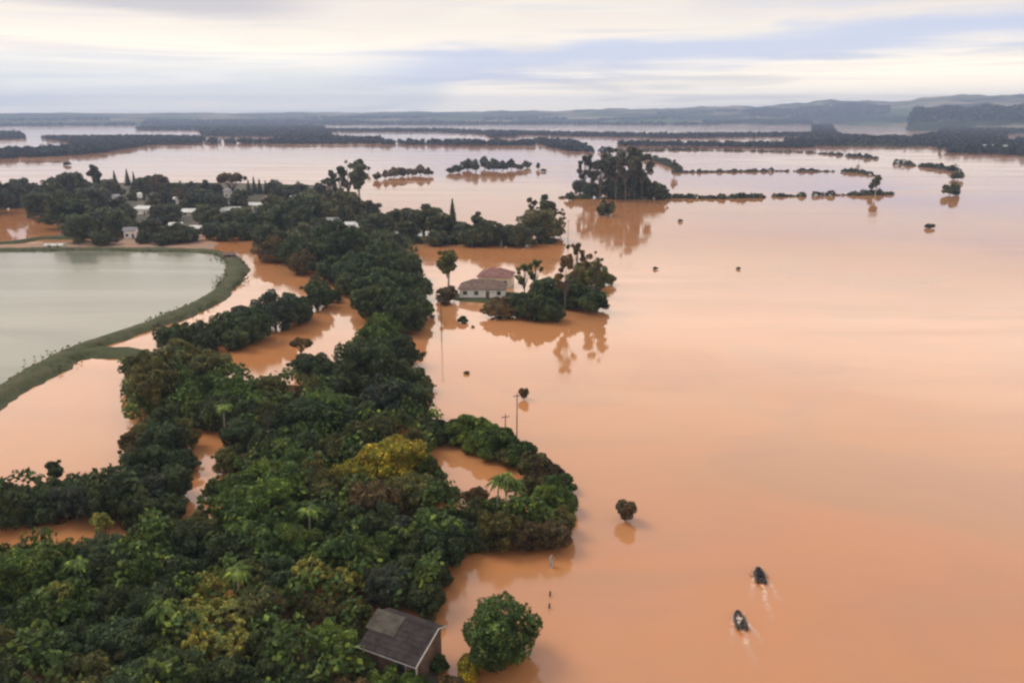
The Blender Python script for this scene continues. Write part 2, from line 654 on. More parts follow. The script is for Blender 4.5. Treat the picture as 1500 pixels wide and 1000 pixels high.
def hill_h(az_deg, D):
    """height of the far land by bearing and distance"""
    base = np.interp(az_deg, [-60, -33, -20, -10, 0, 8, 15, 21, 25.5, 27, 33, 60],
                     [60, 62, 66, 72, 82, 100, 118, 160, 165, 182, 205, 210])
    f = np.clip((D - 4300) / 3200, 0, 1)
    h = base * (f * f * (3 - 2 * f))
    h = h + f * np.clip(.3 + (az_deg + 10) / 40, .3, 1) * (9 * np.sin(az_deg * .9 + D * .0011) + 6 * np.sin(az_deg * 2.3 - D * .002) + 3 * np.sin(az_deg * 6.1 + D * .0007))
    # nearer wooded ridge at the right
    g = np.clip((az_deg - 25.5) / .5, 0, 1) * np.clip((D - 2950) / 900, 0, 1)
    g = g * g * (3 - 2 * g)
    h = h + g * (62 + 1.6 * (az_deg - 25) + 5 * np.sin(az_deg * 3)) * np.clip(1.25 - np.abs(D - 4100) / 2600, 0, 1)
    return h - .8


def hills():
    azs = np.linspace(-56, 56, 420)
    Ds = np.concatenate([np.linspace(2900, 4300, 22), np.linspace(4360, 8300, 70)])
    A, DD = np.meshgrid(azs, Ds)
    Z = hill_h(A, DD)
    # keep inside the box of air
    X = np.sin(np.radians(A)) * DD
    Y = np.cos(np.radians(A)) * DD
    nx, ny = len(azs), len(Ds)
    verts = np.stack([X, Y, Z], -1).reshape(-1, 3)
    idx = np.arange(nx * ny).reshape(ny, nx)
    f = np.stack([idx[:-1, :-1], idx[:-1, 1:], idx[1:, 1:], idx[1:, :-1]], -1).reshape(-1, 4)
    me = bpy.data.meshes.new('hills')
    me.from_pydata(verts.tolist(), [], f.tolist())
    me.polygons.foreach_set('use_smooth', [True] * len(f))
    m, t, b = mat('far_hill_fields')
    geo = t.new('ShaderNodeNewGeometry')
    pos = geo.outputs['Position']
    mp = t.new('ShaderNodeMapping')
    t.l.new(pos, mp.inputs[0])
    mp.inputs['Rotation'].default_value = (0, 0, .4)
    mp.inputs['Scale'].default_value = (.0028, .0016, 0)
    vo = t.new('ShaderNodeTexVoronoi')
    t.l.new(mp.outputs[0], vo.inputs['Vector'])
    vo.inputs['Scale'].default_value = 1.0
    sep = t.new('ShaderNodeSeparateColor')
    t.l.new(vo.outputs['Color'], sep.inputs[0])
    c = t.mix(sep.outputs[0], (.10, .10, .06), (.26, .21, .16))
    c = t.mix(t.math('GREATER_THAN', sep.outputs[1], .55), c, (.07, .10, .05))
    woods = t.noise(pos, .0016, 5, .6, .6)
    c = t.mix(t.ramp(woods, .46, .54), c, (.025, .035, .024))
    sx = t.new('ShaderNodeSeparateXYZ')
    t.l.new(pos, sx.inputs[0])
    t.put(b.inputs['Base Color'], c)
    b.inputs['Roughness'].default_value = 1
    b.inputs['Specular IOR Level'].default_value = 0
    me.materials.append(m)
    o = link('hills', me)
    tag(o, 'low far hills with fields and woods along the horizon', kind='structure')


hills()


def in_poly(px, py, poly):
    inside = np.zeros(len(px), bool)
    n = len(poly)
    for i in range(n):
        x0, y0 = poly[i]
        x1, y1 = poly[(i + 1) % n]
        c = ((y0 > py) != (y1 > py)) & (px < (x1 - x0) * (py - y0) / (y1 - y0 + 1e-12) + x0)
        inside ^= c
    return inside


def mass(name, label, polys, spacing, size, nq, tone, seed=0, parent_kind='stuff', hfun=None, flat=.8, pts=None, qs=.28, cat=None):
    """wood or undergrowth nobody could count: every crown a loose heap of leafy faces"""
    r = np.random.RandomState(seed)
    P_all = [] if pts is None else [pts]
    for poly in polys:
        g = np.array([PX(*p)[:2] for p in poly]) if isinstance(poly[0], tuple) and not isinstance(poly, np.ndarray) else poly
        lo, hi = g.min(0), g.max(0)
        n = int((hi[0] - lo[0]) * (hi[1] - lo[1]) / spacing ** 2) + 1
        n = min(n, 400000)
        q = r.uniform(lo, hi, (n, 2))
        q = q[in_poly(q[:, 0], q[:, 1], [tuple(a) for a in g])]
        P_all.append(q)
    q = np.concatenate(P_all)
    if len(q) == 0:
        return None
    sz = size * r.uniform(.6, 1.35, len(q))
    n = len(q)
    d = r.normal(size=(n, nq, 3))
    d[..., 2] = np.abs(d[..., 2]) * 1.0 - .15
    d /= np.linalg.norm(d, axis=2)[..., None]
    rad = sz[:, None] * r.uniform(.75, 1.0, (n, nq))
    pos = d * rad[..., None] * np.array([.62, .62, flat])
    z0 = hfun(q[:, 0], q[:, 1]) if hfun else np.zeros(n)
    pos += np.stack([q[:, 0], q[:, 1], z0 + sz * .18], 1)[:, None, :]
    nn = d + r.normal(0, .5, d.shape)
    nn /= np.linalg.norm(nn, axis=2)[..., None]
    a = np.cross(nn, r.normal(size=nn.shape))
    a /= np.linalg.norm(a, axis=2)[..., None]
    b = np.cross(nn, a)
    s = (sz[:, None] * qs * r.uniform(.6, 1.4, (n, nq)))[..., None]
    V = np.stack([pos + a * s, pos + b * s * .7, pos - a * s, pos - b * s * .7], 2).reshape(-1, 4, 3)
    me = quads(name, V)
    me.materials.append(M_leaf)
    o = link(name, me)
    o.color = TONE[tone] + (1,) if isinstance(tone, str) else tuple(tone) + (1,)
    tag(o, label, cat, None, parent_kind)
    return o


def flat_poly(name, pts, z, m, label=None, kind='structure', jitter=.6, seed=1):
    """low land with a wandering edge that slopes under the water"""
    r = random.Random(seed)
    g = [PX(*p) for p in pts]
    ring = []
    n = len(g)
    for i in range(n):
        a, b = g[i], g[(i + 1) % n]
        L = (b - a).length
        k = max(1, min(24, int(L / 3)))
        for j in range(k):
            q = a.lerp(b, j / k)
            jj = min(jitter, L * .04 + .2)
            ring.append(Vector((q.x + r.uniform(-jj, jj), q.y + r.uniform(-jj, jj), 0)))
    c = sum(ring, Vector()) / len(ring)
    mb = MB()
    top = [Vector((p.x, p.y, z)) for p in ring]
    low = []
    for i, p in enumerate(ring):
        t = (ring[(i + 1) % len(ring)] - ring[i - 1])
        nrm = Vector((t.y, -t.x, 0))
        if nrm.length > 0:
            nrm.normalize()
        if nrm.dot(p - c) < 0:
            nrm = -nrm
        low.append(Vector((p.x, p.y, -.4)) + nrm * 1.5)
    N = len(ring)
    mb.add(top + low, [tuple(range(N))] + [(i, (i + 1) % N, N + (i + 1) % N, N + i) for i in range(N)])
    o = mb.build(name, m)
    tag(o, label, None, None, kind)
    return o


# pond water inside the grassy dyke
dyke_px = [(-160, 700), (-80, 632), (0, 580), (60, 546), (115, 514), (180, 492), (250, 467), (305, 442), (335, 418), (346, 398), (342, 384), (322, 373), (290, 369.5), (200, 367.5), (100, 367), (0, 368), (-120, 369), (-300, 371)]
pond = [PX(*p) for p in dyke_px]
mb = MB()
far_l = PX(-300, 371)
mb.add([(p.x, p.y, .35) for p in pond] + [(pond[0].x - 60, pond[0].y, .35)], [tuple(range(len(pond) + 1))])
tag(mb.build('pond_water', M_pond), 'still grey-green water of the diked pond', kind='structure')


def bank(name, pts_px, half, hgt, m, label, kind='structure', cat=None, seed=0, half_end=None):
    """grass bank swept along a line, lumpy, its feet below the water"""
    r = random.Random(seed)
    pts = [PX(*p) for p in pts_px]
    # resample with smoothing
    dense = []
    for i in range(len(pts) - 1):
        p0, p1, p2, p3 = pts[max(i - 1, 0)], pts[i], pts[i + 1], pts[min(i + 2, len(pts) - 1)]
        k = max(2, min(90, int((p2 - p1).length / 2.0)))
        for j in range(k):
            t = j / k
            q = .5 * ((2 * p1) + (p2 - p0) * t + (2 * p0 - 5 * p1 + 4 * p2 - p3) * t * t + (3 * p1 - p0 - 3 * p2 + p3) * t ** 3)
            dense.append(q)
    dense.append(pts[-1])
    prof = [(-1.35, -.5), (-1.0, .08), (-.72, .55), (-.4, .95), (0, 1.0), (.4, .93), (.72, .52), (1.0, .06), (1.35, -.5)]
    vs, fs = [], []
    n = len(dense)
    for i, p in enumerate(dense):
        t = dense[min(i + 1, n - 1)] - dense[max(i - 1, 0)]
        t.normalize()
        nr = Vector((t.y, -t.x, 0))
        hh = half * (1 + .14 * math.sin(i * .23 + seed) + .10 * math.sin(i * .61) + .06 * math.sin(i * 1.7))
        for a, b in prof:
            q = p + nr * (a * hh + r.uniform(-.12, .12) * hh)
            vs.append((q.x, q.y, (b * hgt if b > 0 else b) + r.uniform(-.06, .06)))
    k = len(prof)
    for i in range(n - 1):
        for j in range(k - 1):
            fs.append((i * k + j, i * k + j + 1, (i + 1) * k + j + 1, (i + 1) * k + j))
    mb = MB()
    mb.add(vs, fs)
    o = mb.build(name, m, smooth=True)
    tag(o, label, cat, None, kind)
    return dense


dk = bank('dyke', dyke_px, 3.5, 1.2, M_grass, 'grassy dyke curving round the grey pond', seed=3)
bank('bank', [(96, 524), (140, 516), (190, 520), (240, 530)], 4.5, .9, M_dgrass, 'olive grass bank at the head of the left pool', seed=4)
bank('bank', [(-200, 372), (-60, 362), (20, 356), (60, 350), (120, 349)], 3.0, 1.0, M_dgrass, 'dark bank above the pond', seed=5)
flat_poly('mud_ground', [(-150, 364), (60, 357), (130, 351), (290, 349), (318, 356), (312, 364), (250, 365.5), (0, 366)], .22, M_mud, 'reddish wet mud ground above the pond')
flat_poly('village_ground', [(-200, 300), (0, 276), (120, 268), (330, 268), (480, 272), (545, 300), (560, 335), (500, 345), (440, 355), (360, 350), (340, 340), (180, 344), (60, 350), (130, 335), (60, 305)], .18, M_vill, 'damp ground under the village trees', seed=6)
flat_poly('ground', [(640, 432), (745, 428), (800, 436), (870, 434), (880, 446), (800, 456), (740, 446), (670, 440)], .2, M_dgrass, 'small island of ground round the flooded farmhouse', seed=7)

# low growth under the woods
mass('undergrowth', 'dark low growth under the foreground trees',
     [[(180, 560), (250, 540), (330, 560), (450, 575), (520, 560), (620, 600), (650, 640), (640, 650), (625, 720), (700, 770), (820, 760), (832, 800), (640, 815), (645, 900), (540, 900), (530, 1040), (400, 1080), (-60, 1080), (-60, 850), (80, 838), (200, 810), (300, 790), (350, 740), (350, 650), (310, 620), (250, 640), (190, 640)]],
     1.5, 1.7, 34, 'G', seed=5, qs=.16, flat=1.1, hfun=lambda a, b: 1.6 + 1.3 * np.sin(a * .55 + 1.2 * np.sin(b * .3)) + .9 * np.sin(b * .8 + a * .21))
mass('undergrowth', 'dark low growth under the trees left of the pools',
     [[(-60, 790), (-60, 745), (60, 735), (160, 725), (245, 735), (240, 758), (180, 764), (60, 764)], [(500, 400), (560, 385), (618, 400), (622, 475), (560, 500), (530, 460)], [(440, 365), (580, 350), (610, 380), (600, 410), (520, 420), (470, 400)]],
     1.8, 2.0, 30, 'D', seed=6, qs=.18, flat=1.1, hfun=lambda a, b: 1.6 + 1.3 * np.sin(a * .45) + .9 * np.sin(b * .6 + a * .21))
_r = np.random.RandomState(77)
_dk = np.array([(p.x, p.y) for p in dk])
_t = _r.uniform(0, len(_dk) - 1.001, 9000)
_i = _t.astype(int)
_pt = _dk[_i] + (_dk[_i + 1] - _dk[_i]) * (_t - _i)[:, None] + _r.normal(0, 2.0, (9000, 2)) * (.7 + .5 * np.sin(_t * .31)[:, None])
mass('grass', 'rough grass and weeds on the dyke round the pond', [], .9, .30, 9, (.085, .105, .045), seed=8, qs=.5,
     hfun=lambda a, b: a * 0 + .55, pts=_pt[_r.rand(9000) < .6 + .6 * (np.sin(_t * .17) * np.sin(_t * .05 + 1) > -.1)])

# distant woods, each a mass
FW = (.018, .026, .030)
mass('distant_wood', 'dark wood along the far left shore of the wide water',
     [[(-80, 238), (0, 233), (75, 230), (150, 224), (216, 213), (292, 210), (300, 204), (250, 203), (60, 203), (90, 206), (120, 212), (110, 218), (0, 224), (-80, 226)],
      [(-60, 206), (38, 203), (28, 196), (-60, 194)]],
     8, 7.5, 34, FW, seed=21, qs=.24)
mass('distant_wood', 'blue-grey wood in the far middle between strips of water',
     [[(200, 190.5), (290, 191), (300, 200), (480, 202), (485, 193), (470, 186.5), (300, 186), (205, 188)],
      [(290, 210), (400, 211), (560, 211), (560, 207), (480, 203), (420, 205), (400, 209), (300, 208.5)]],
     13, 8, 16, FW, seed=22, qs=.34)
mass('distant_wood', 'long dark wooded strip across the far flood',
     [[(470, 193), (640, 193), (712, 197), (720, 201.5), (752, 201.5), (760, 198), (860, 200), (1000, 202.5), (1190, 200), (1190, 197.2), (1000, 199.2), (850, 197), (760, 195), (640, 191.3), (470, 191.6)],
      [(560, 212), (780, 214), (782, 210), (560, 209.6)],
      [(500, 209), (560, 209), (556, 205), (510, 206)]],
     11, 7.5, 18, FW, seed=23, qs=.34)
mass('distant_wood', 'dark tapering wooded spit in the far middle',
     [[(782, 206), (845, 210), (862, 221), (892, 225), (830, 221), (790, 212)],
      [(905, 213.5), (1190, 217), (1190, 213), (1060, 213.5), (1000, 212), (910, 211.8)]],
     9, 7, 26, FW, seed=24, qs=.28)
mass('distant_wood', 'large dark wood at the far right shore',
     [[(1150, 214), (1362, 214), (1390, 224), (1500, 229), (1620, 231), (1620, 212), (1466, 210), (1474, 196), (1620, 195), (1620, 183), (1385, 184), (1372, 198), (1340, 204), (1260, 203.5), (1224, 199), (1218, 184), (1190, 184), (1192, 206), (1150, 210)]],
     12, 8.5, 20, FW, seed=25, qs=.30)


def on_hill(a, b):
    return hill_h(np.degrees(np.arctan2(a, b)), np.hypot(a, b))


def polar_poly(a0, a1, d0, d1, n=14):
    A = np.linspace(a0, a1, n)
    return np.array([(math.sin(math.radians(a)) * d0, math.cos(math.radians(a)) * d0) for a in A] +
                    [(math.sin(math.radians(a)) * d1, math.cos(math.radians(a)) * d1) for a in reversed(A)])


mass('hillside_wood', 'dusky woods scattered over the far hills',
     [polar_poly(-36, -20, 4400, 4560), polar_poly(-24, -11, 4300, 5200), polar_poly(-12, 2, 4350, 4700), polar_poly(1, 14, 4350, 4480),
      polar_poly(-14, -6, 5600, 5760), polar_poly(-2, 4, 5300, 5420), polar_poly(6, 12, 5200, 5300), polar_poly(13, 20, 4600, 5000),
      polar_poly(-34, -26, 5400, 5500), polar_poly(16, 24.5, 5400, 6300), polar_poly(10, 16, 6000, 6100)],
     26, 12, 9, FW, seed=31, hfun=on_hill, qs=.5)
mass('hillside_wood', 'dark blue wooded ridge rising at the far right',
     [polar_poly(25.7, 40, 3350, 4500)],
     24, 15, 12, FW, seed=32, hfun=on_hill, qs=.46)
# ------------------------------------------------------------------ trees and bushes one by one
VILL = 'trees round the village'
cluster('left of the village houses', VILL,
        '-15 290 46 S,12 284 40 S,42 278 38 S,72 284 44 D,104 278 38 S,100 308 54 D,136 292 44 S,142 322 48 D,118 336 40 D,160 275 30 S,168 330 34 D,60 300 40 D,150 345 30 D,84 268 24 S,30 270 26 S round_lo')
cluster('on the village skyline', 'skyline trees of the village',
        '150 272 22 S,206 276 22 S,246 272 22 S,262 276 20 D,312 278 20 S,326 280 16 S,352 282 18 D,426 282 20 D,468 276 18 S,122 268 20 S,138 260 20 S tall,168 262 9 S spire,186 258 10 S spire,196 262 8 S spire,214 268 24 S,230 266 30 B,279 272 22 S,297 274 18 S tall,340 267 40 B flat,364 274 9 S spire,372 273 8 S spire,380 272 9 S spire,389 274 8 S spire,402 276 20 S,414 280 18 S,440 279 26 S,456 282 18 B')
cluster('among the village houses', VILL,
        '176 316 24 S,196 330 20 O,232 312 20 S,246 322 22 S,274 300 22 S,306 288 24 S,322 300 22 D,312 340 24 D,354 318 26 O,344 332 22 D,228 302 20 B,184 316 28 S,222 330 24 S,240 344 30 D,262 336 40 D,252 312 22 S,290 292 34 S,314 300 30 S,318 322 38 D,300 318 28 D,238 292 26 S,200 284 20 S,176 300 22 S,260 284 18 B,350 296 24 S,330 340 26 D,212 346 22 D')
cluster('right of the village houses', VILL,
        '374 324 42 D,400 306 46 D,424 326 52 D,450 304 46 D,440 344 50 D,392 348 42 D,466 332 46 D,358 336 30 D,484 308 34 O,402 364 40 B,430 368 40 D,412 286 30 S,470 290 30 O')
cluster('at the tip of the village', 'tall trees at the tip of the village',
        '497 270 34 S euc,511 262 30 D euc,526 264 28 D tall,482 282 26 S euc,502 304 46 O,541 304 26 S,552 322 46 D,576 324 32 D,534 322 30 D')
cluster('in the wood below the village', 'wood below the village',
        '462 368 50 D,498 360 56 D,536 362 54 D,482 392 44 D,520 388 58 D,562 380 56 D,594 388 48 D,514 412 42 D,444 384 36 B,572 354 34 D')
cluster('at the narrow end of that wood', 'wood between the inner pools and the open water',
        '602 412 54 D,556 416 58 D,586 440 66 D,612 446 34 G,548 446 52 D,600 468 42 D,562 470 46 G,534 432 36 D')
cluster('in the row behind the farmhouse island', 'row of trees behind the farmhouse island',
        '598 334 32 D,620 322 44 D,648 334 38 D,663 318 16 D spire,680 336 36 D,700 324 20 D tall,712 342 36 D,738 340 38 D,764 342 38 D,791 328 52 O,803 306 26 D tall,778 308 18 D euc,812 336 26 O,640 346 28 D,690 346 30 D,822 322 14 D euc')
cluster('in the dark row along the inner pool', 'dark row along the inner pool',
        '246 494 32 D,266 482 40 D,298 484 42 D,330 478 44 D,360 462 46 S,372 478 44 D,402 458 50 S,426 446 40 D,463 434 38 D,438 458 34 D,346 494 36 D,486 432 22 D,300 500 34 D')
cluster('in the great central clump', 'great central clump of trees',
        '556 494 52 G,530 514 52 O,582 514 52 D,540 540 76 D,592 548 58 D,512 562 66 D,568 584 76 S,480 540 42 D,440 506 36 B flat,452 532 40 D,600 592 48 D,530 606 60 D,488 596 62 G,616 560 26 O,462 568 44 O')
cluster('left of the central clump', 'mid-ground wood',
        '212 534 54 O,258 516 56 O,306 532 56 O,228 570 66 O,282 566 62 G,340 572 60 G,392 570 50 O,430 574 46 B,250 600 50 D,318 600 54 D,362 606 62 D,408 612 56 D,450 614 56 D,206 560 34 B')
cluster('beside the left pool', 'trees beside the left pool',
        '206 636 54 O,240 644 54 D,262 672 42 D,258 708 44 D,330 676 34 O,268 640 40 O,318 712 34 G,192 664 34 B euc,220 678 56 D,182 702 58 D,236 710 50 S,142 716 46 D,106 712 50 D,79 688 27 D tall,68 714 36 D,92 716 34 D,76 722 56 D,36 732 50 D,112 728 46 D,-4 722 44 B')
cluster('in the dark belt below the left pool', 'dark belt below the left pool',
        '-20 744 54 D,20 742 52 D,62 738 52 D,110 738 52 S,158 740 52 D,206 744 54 D,246 740 42 D')
cluster('behind the yellow trees', 'wood behind the yellow trees',
        '354 640 50 D,396 650 58 D,444 646 56 D,494 648 56 O,548 642 60 O,602 648 50 O,636 634 34 D,366 672 36 O')
cluster('in the yellow-green clump', 'yellow-green clump',
        '572 682 76 Y,524 700 58 Y,482 716 56 O,546 744 66 B,622 694 46 G,606 730 62 O,636 716 34 D,586 716 40 Y,560 776 60 D')
cluster('left of the yellow trees', 'bright green wood left of the yellow trees',
        '436 684 56 G,386 694 54 L,352 712 50 G,396 732 60 L,446 754 60 G,496 764 60 D,346 756 56 G,290 772 50 O,396 770 56 G,432 716 46 L')
cluster('on the curved bank at the open water', 'bushes on the curved bank',
        '636 630 40 D bush,658 630 44 G bush,680 633 48 L bush,706 640 52 L bush,732 650 52 G bush,758 662 50 G bush,780 676 48 O bush,800 692 44 B bush,818 708 46 G bush,670 640 34 G bush,694 650 34 L bush,720 660 36 G bush,746 670 34 O bush,772 690 32 O bush,790 706 32 B bush,624 640 36 D bush')
cluster('at the rounded point', 'trees at the rounded point',
        '822 730 42 G,800 732 44 L,824 762 38 O,790 762 48 G,812 786 40 B,768 786 44 B,730 780 52 O,688 778 52 D,756 750 38 O,698 724 34 B,708 750 46 G,664 760 46 D,636 768 48 D,774 712 28 O,724 740 30 O,660 720 24 O')
cluster('above the dark-roofed house', 'dark trees above the house',
        '646 804 58 D,602 792 62 D,604 836 70 D,570 862 56 S,622 872 54 D,556 812 54 G,640 840 38 D')
cluster('in the band above the lowest trees', 'foreground wood',
        '-20 828 62 G,40 824 62 O,98 820 62 G,152 816 62 D,210 800 62 G,272 794 66 D,326 800 66 D,380 806 66 D,434 800 66 G,490 812 64 G,534 838 50 O')
cluster('in the middle of the foreground', 'foreground wood',
        '-20 860 70 L,36 850 72 G,94 848 70 G,150 844 70 D,206 842 72 G,262 846 66 D,316 850 60 P broad,362 846 56 O broad,412 846 60 D,452 840 62 P broad,504 846 60 P broad')
cluster('in the lower foreground', 'foreground wood',
        '-10 906 72 D,52 900 74 G,112 898 74 G,170 896 72 D,226 900 70 D,276 898 66 P broad,326 898 70 P broad,376 894 62 O,420 888 58 B,470 886 60 O broad,516 896 46 O')
cluster('near the bottom edge', 'foreground wood',
        '-10 958 78 O,52 954 78 D,114 950 78 D,176 950 76 D,236 950 72 D,290 942 66 P broad,342 944 68 P broad,392 946 66 D,440 940 60 B,486 936 56 L,452 972 54 D,500 976 50 O')
cluster('breaking the canopy of the foreground wood', 'foreground wood',
        '150 780 34 P euc,300 748 30 G euc,460 700 32 O euc,560 640 28 S euc,390 620 32 O euc,250 560 30 S euc,90 880 40 P euc,430 880 36 G euc,590 780 34 S euc,700 750 28 O euc')
cluster('cut by the bottom edge', 'foreground wood',
        '-10 1010 80 D,60 1006 82 B,130 1004 80 O,196 1006 80 D,262 1006 78 D,326 1002 76 D,388 1000 72 D,446 1012 70 D,508 1024 66 B')

tree(731, 924, 126, 'thicket', 'G', 'big dense green bush standing in the water right of the house', sx=1.05, sz=.82)
tree(690, 980, 44, 'bush', 'Y', 'small yellow-green bush below the big dense bush')
tree(565, 996, 50, 'bush', 'L', 'bright green hedge bush at the front corner of the dark-roofed house', 'hedge below the house')
tree(606, 1006, 44, 'bush', 'L', 'bright green bush right of another below the dark-roofed house', 'hedge below the house')
tree(534, 968, 34, 'bush', 'O', 'olive bush against the left end of the dark-roofed house')
tree(518, 928, 44, 'bush', 'O', 'olive bush overhanging the upper left of the dark-roofed house')
tree(643, 972, 30, 'bush', 'G', 'small green bush under the right gable of the dark-roofed house')
tree(655, 1010, 44, 'bush', 'B', 'brown bush at the bottom edge right of the house')

cluster('on the farmhouse island', 'trees on the farmhouse island',
        '656 384 32 O tall,656 428 28 B,650 440 18 B bush,732 446 38 B,768 404 30 O euc,784 402 26 G euc,770 436 28 D,798 426 40 D,828 416 38 B euc,856 406 40 O,876 414 34 O euc,846 384 30 B euc,868 394 32 B euc,782 450 38 D,802 452 38 D,758 450 30 D,872 444 40 D bush,832 432 40 D,884 404 26 O,848 428 44 D')

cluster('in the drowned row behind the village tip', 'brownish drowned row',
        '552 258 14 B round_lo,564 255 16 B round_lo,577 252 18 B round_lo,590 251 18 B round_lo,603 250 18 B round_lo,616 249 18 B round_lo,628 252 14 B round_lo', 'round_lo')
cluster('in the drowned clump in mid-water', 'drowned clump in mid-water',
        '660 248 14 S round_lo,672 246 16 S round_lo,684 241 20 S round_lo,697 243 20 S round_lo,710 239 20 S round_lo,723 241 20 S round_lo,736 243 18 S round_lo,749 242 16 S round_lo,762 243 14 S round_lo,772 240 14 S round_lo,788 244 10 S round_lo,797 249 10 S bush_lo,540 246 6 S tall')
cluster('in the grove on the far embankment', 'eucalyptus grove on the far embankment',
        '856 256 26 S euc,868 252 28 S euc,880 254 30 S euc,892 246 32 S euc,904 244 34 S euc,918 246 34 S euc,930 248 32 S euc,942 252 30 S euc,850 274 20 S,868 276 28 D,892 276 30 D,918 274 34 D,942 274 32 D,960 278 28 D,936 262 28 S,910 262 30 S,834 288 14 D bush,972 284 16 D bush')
cluster('standing alone in the open water', 'lone bushes in the open water',
        '887 306 28 O bush,1393 277 25 D bush,1404 257 18 D bush,997 323 9 O bush_lo,960 393 8 D bush_lo,1082 393 7 O bush_lo,1361 331 15 D bush_lo,98 240 11 D bush_lo,678 468 14 D bush,633 463 9 D bush_lo,684 545 10 B bush_lo,693 478 6 B bush_lo,832 361 6 D tall')
tree(917, 746, 33, 'stemmed', 'B', 'lone brown drowned tree with its reflection, in the open water right of the point')
tree(767, 575, 18, 'stemmed', 'B', 'small brown treetop on a stem above the curved bank')


def hedge(pts, w, h, label, tone='S', gap=0.0, seed=0):
    """one far hedgerow: a line of leafy heaps along the drowned bank"""
    r = np.random.RandomState(seed)
    g = [PX(*p) for p in pts]
    Vs = []
    for a, b in zip(g[:-1], g[1:]):
        L = (b - a).length
        n = max(2, int(L / (w * .45)))
        for k in range(n):
            if r.rand() < gap:
                continue
            q = a.lerp(b, (k + r.rand() * .5) / n)
            s = w * r.choice([.3, .5, .7, 1.15]) * r.uniform(.8, 1.2)
            if r.rand() < .06:
                continue
            m = 34
            d = r.normal(size=(m, 3))
            d[:, 2] = np.abs(d[:, 2])
            d /= np.linalg.norm(d, axis=1)[:, None]
            pos = np.array([q.x, q.y, 0]) + d * np.array([s * .7, s * .7, h * .85 * s / w * r.uniform(.6, 1.5)])
            nn = d + r.normal(0, .5, d.shape)
            nn /= np.linalg.norm(nn, axis=1)[:, None]
            aa = np.cross(nn, r.normal(size=nn.shape))
            aa /= np.linalg.norm(aa, axis=1)[:, None]
            bb = np.cross(nn, aa)
            ss = s * .3 * r.uniform(.6, 1.4, (m, 1))
            Vs.append(np.stack([pos + aa * ss, pos + bb * ss * .7, pos - aa * ss, pos - bb * ss * .7], 1))
    c = sum(g, Vector()) / len(g)
    V = np.concatenate(Vs) - np.array([c.x, c.y, 0])
    me = quads('hedgerow', V)
    me.materials.append(M_leaf)
    o = link('hedgerow', me, loc=(c.x, c.y, 0))
    o.color = TONE[tone] + (1,)
    tag(o, label, 'hedge', 'far hedgerows standing out of the flood')


hedge([(980, 290), (1050, 291), (1118, 289)], 4.5, 2.6, 'lumpy dark hedgerow running right from the eucalyptus grove', seed=1)
hedge([(1136, 288), (1180, 287.5)], 4, 2.0, 'short low hedgerow in the middle of the broken line', seed=2)
hedge([(1190, 287), (1250, 286), (1308, 285)], 4.5, 2.8, 'dark hedgerow ending at the tall drowned snags', seed=3)
hedge([(985, 253), (1060, 252), (1140, 251), (1222, 251.5)], 3.5, 2.0, 'long straight thin hedgerow behind the broken line', gap=.1, seed=4)
hedge([(1236, 252), (1256, 253), (1274, 256)], 4, 2.6, 'short curving end of the long straight thin hedgerow', seed=14)
hedge([(945, 233), (970, 238), (994, 249)], 5, 4, 'short curving hedgerow right of the eucalyptus grove', gap=.1, seed=5)
hedge([(890, 222), (1000, 220), (1100, 222), (1180, 224), (1236, 228)], 4.5, 2.2, 'farthest thin hedgerow crossing the open water', gap=.25, seed=6)
hedge([(1244, 229), (1284, 233)], 5, 3.4, 'clumpy hedgerow end below the far right wood', seed=7)
hedge([(1312, 240), (1340, 243), (1375, 247), (1405, 252)], 5, 3.6, 'curved hedgerow at the right leading to two lone bushes', gap=.12, seed=8)
hedge([(820, 290), (860, 291), (975, 291)], 4, 2.2, 'low dark hedge under the eucalyptus grove', 'D', seed=9)
hedge([(590, 356), (640, 357), (700, 357), (800, 356), (815, 354)], 4, 2.4, 'low dark hedge at the foot of the row behind the island', 'D', seed=10)
hedge([(1005, 210), (1190, 213), (1360, 216)], 7, 4, 'dark hedge line at the near edge of the far right wood', seed=11)
for x, y, wd, lab in [(1284, 268, 14, 'tall drowned tree at the right end of the broken hedgerow'), (1277, 272, 9, 'thin drowned tree left of the tall one at the hedgerow end'),
                      (989, 242, 10, 'small tree at the end of the short curving hedgerow'), (1259, 228, 6, 'small far tree in the clumpy hedgerow end')]:
    tree(x, y, wd, 'tall', 'S', lab, 'drowned hedgerow trees')


# ------------------------------------------------------------------ palms in the clearing by the point
def palm(x, y_base, hpx, label):
    p, t = P(x, y_base)
    h = hpx * t / F / math.cos(math.radians(27))
    rr = random.Random(int(x))
    root = empty('palm_tree', (p.x, p.y, 0), rr.uniform(0, 6))
    m = MB()
    m.tube([(0, 0, -1), (.1, 0, h * .4), (.3, .1, h)], [.16, .11, .09], 7)
    m.build('trunk', M_palebark, root)
    V = []
    for k in range(15):
        a = k * 2.4
        L = rr.uniform(1.5, 2.1)
        up = rr.uniform(.1, .9)
        prev = None
        for i in range(9):
            u = i / 8
            c = np.array([.3 + math.cos(a) * L * u, .1 + math.sin(a) * L * u, h + up * u * 1.3 - 1.5 * u * u])
            if prev is not None:
                sd_ = np.array([-math.sin(a), math.cos(a), 0]) * (.32 * math.sin(math.pi * (u * .9 + .08)))
                dn = np.array([0, 0, -.16])
                V.append([prev, prev + sd_ + dn, c + sd_ * .9 + dn, c])
                V.append([prev, prev - sd_ + dn, c - sd_ * .9 + dn, c])
            prev = c
    me = quads('fronds', np.array(V))
    me.materials.append(M_leaf)
    c = link('fronds', me, None, root)
    c.color = TONE['L'] + (1,)
    tag(root, label, 'palm', 'palms')


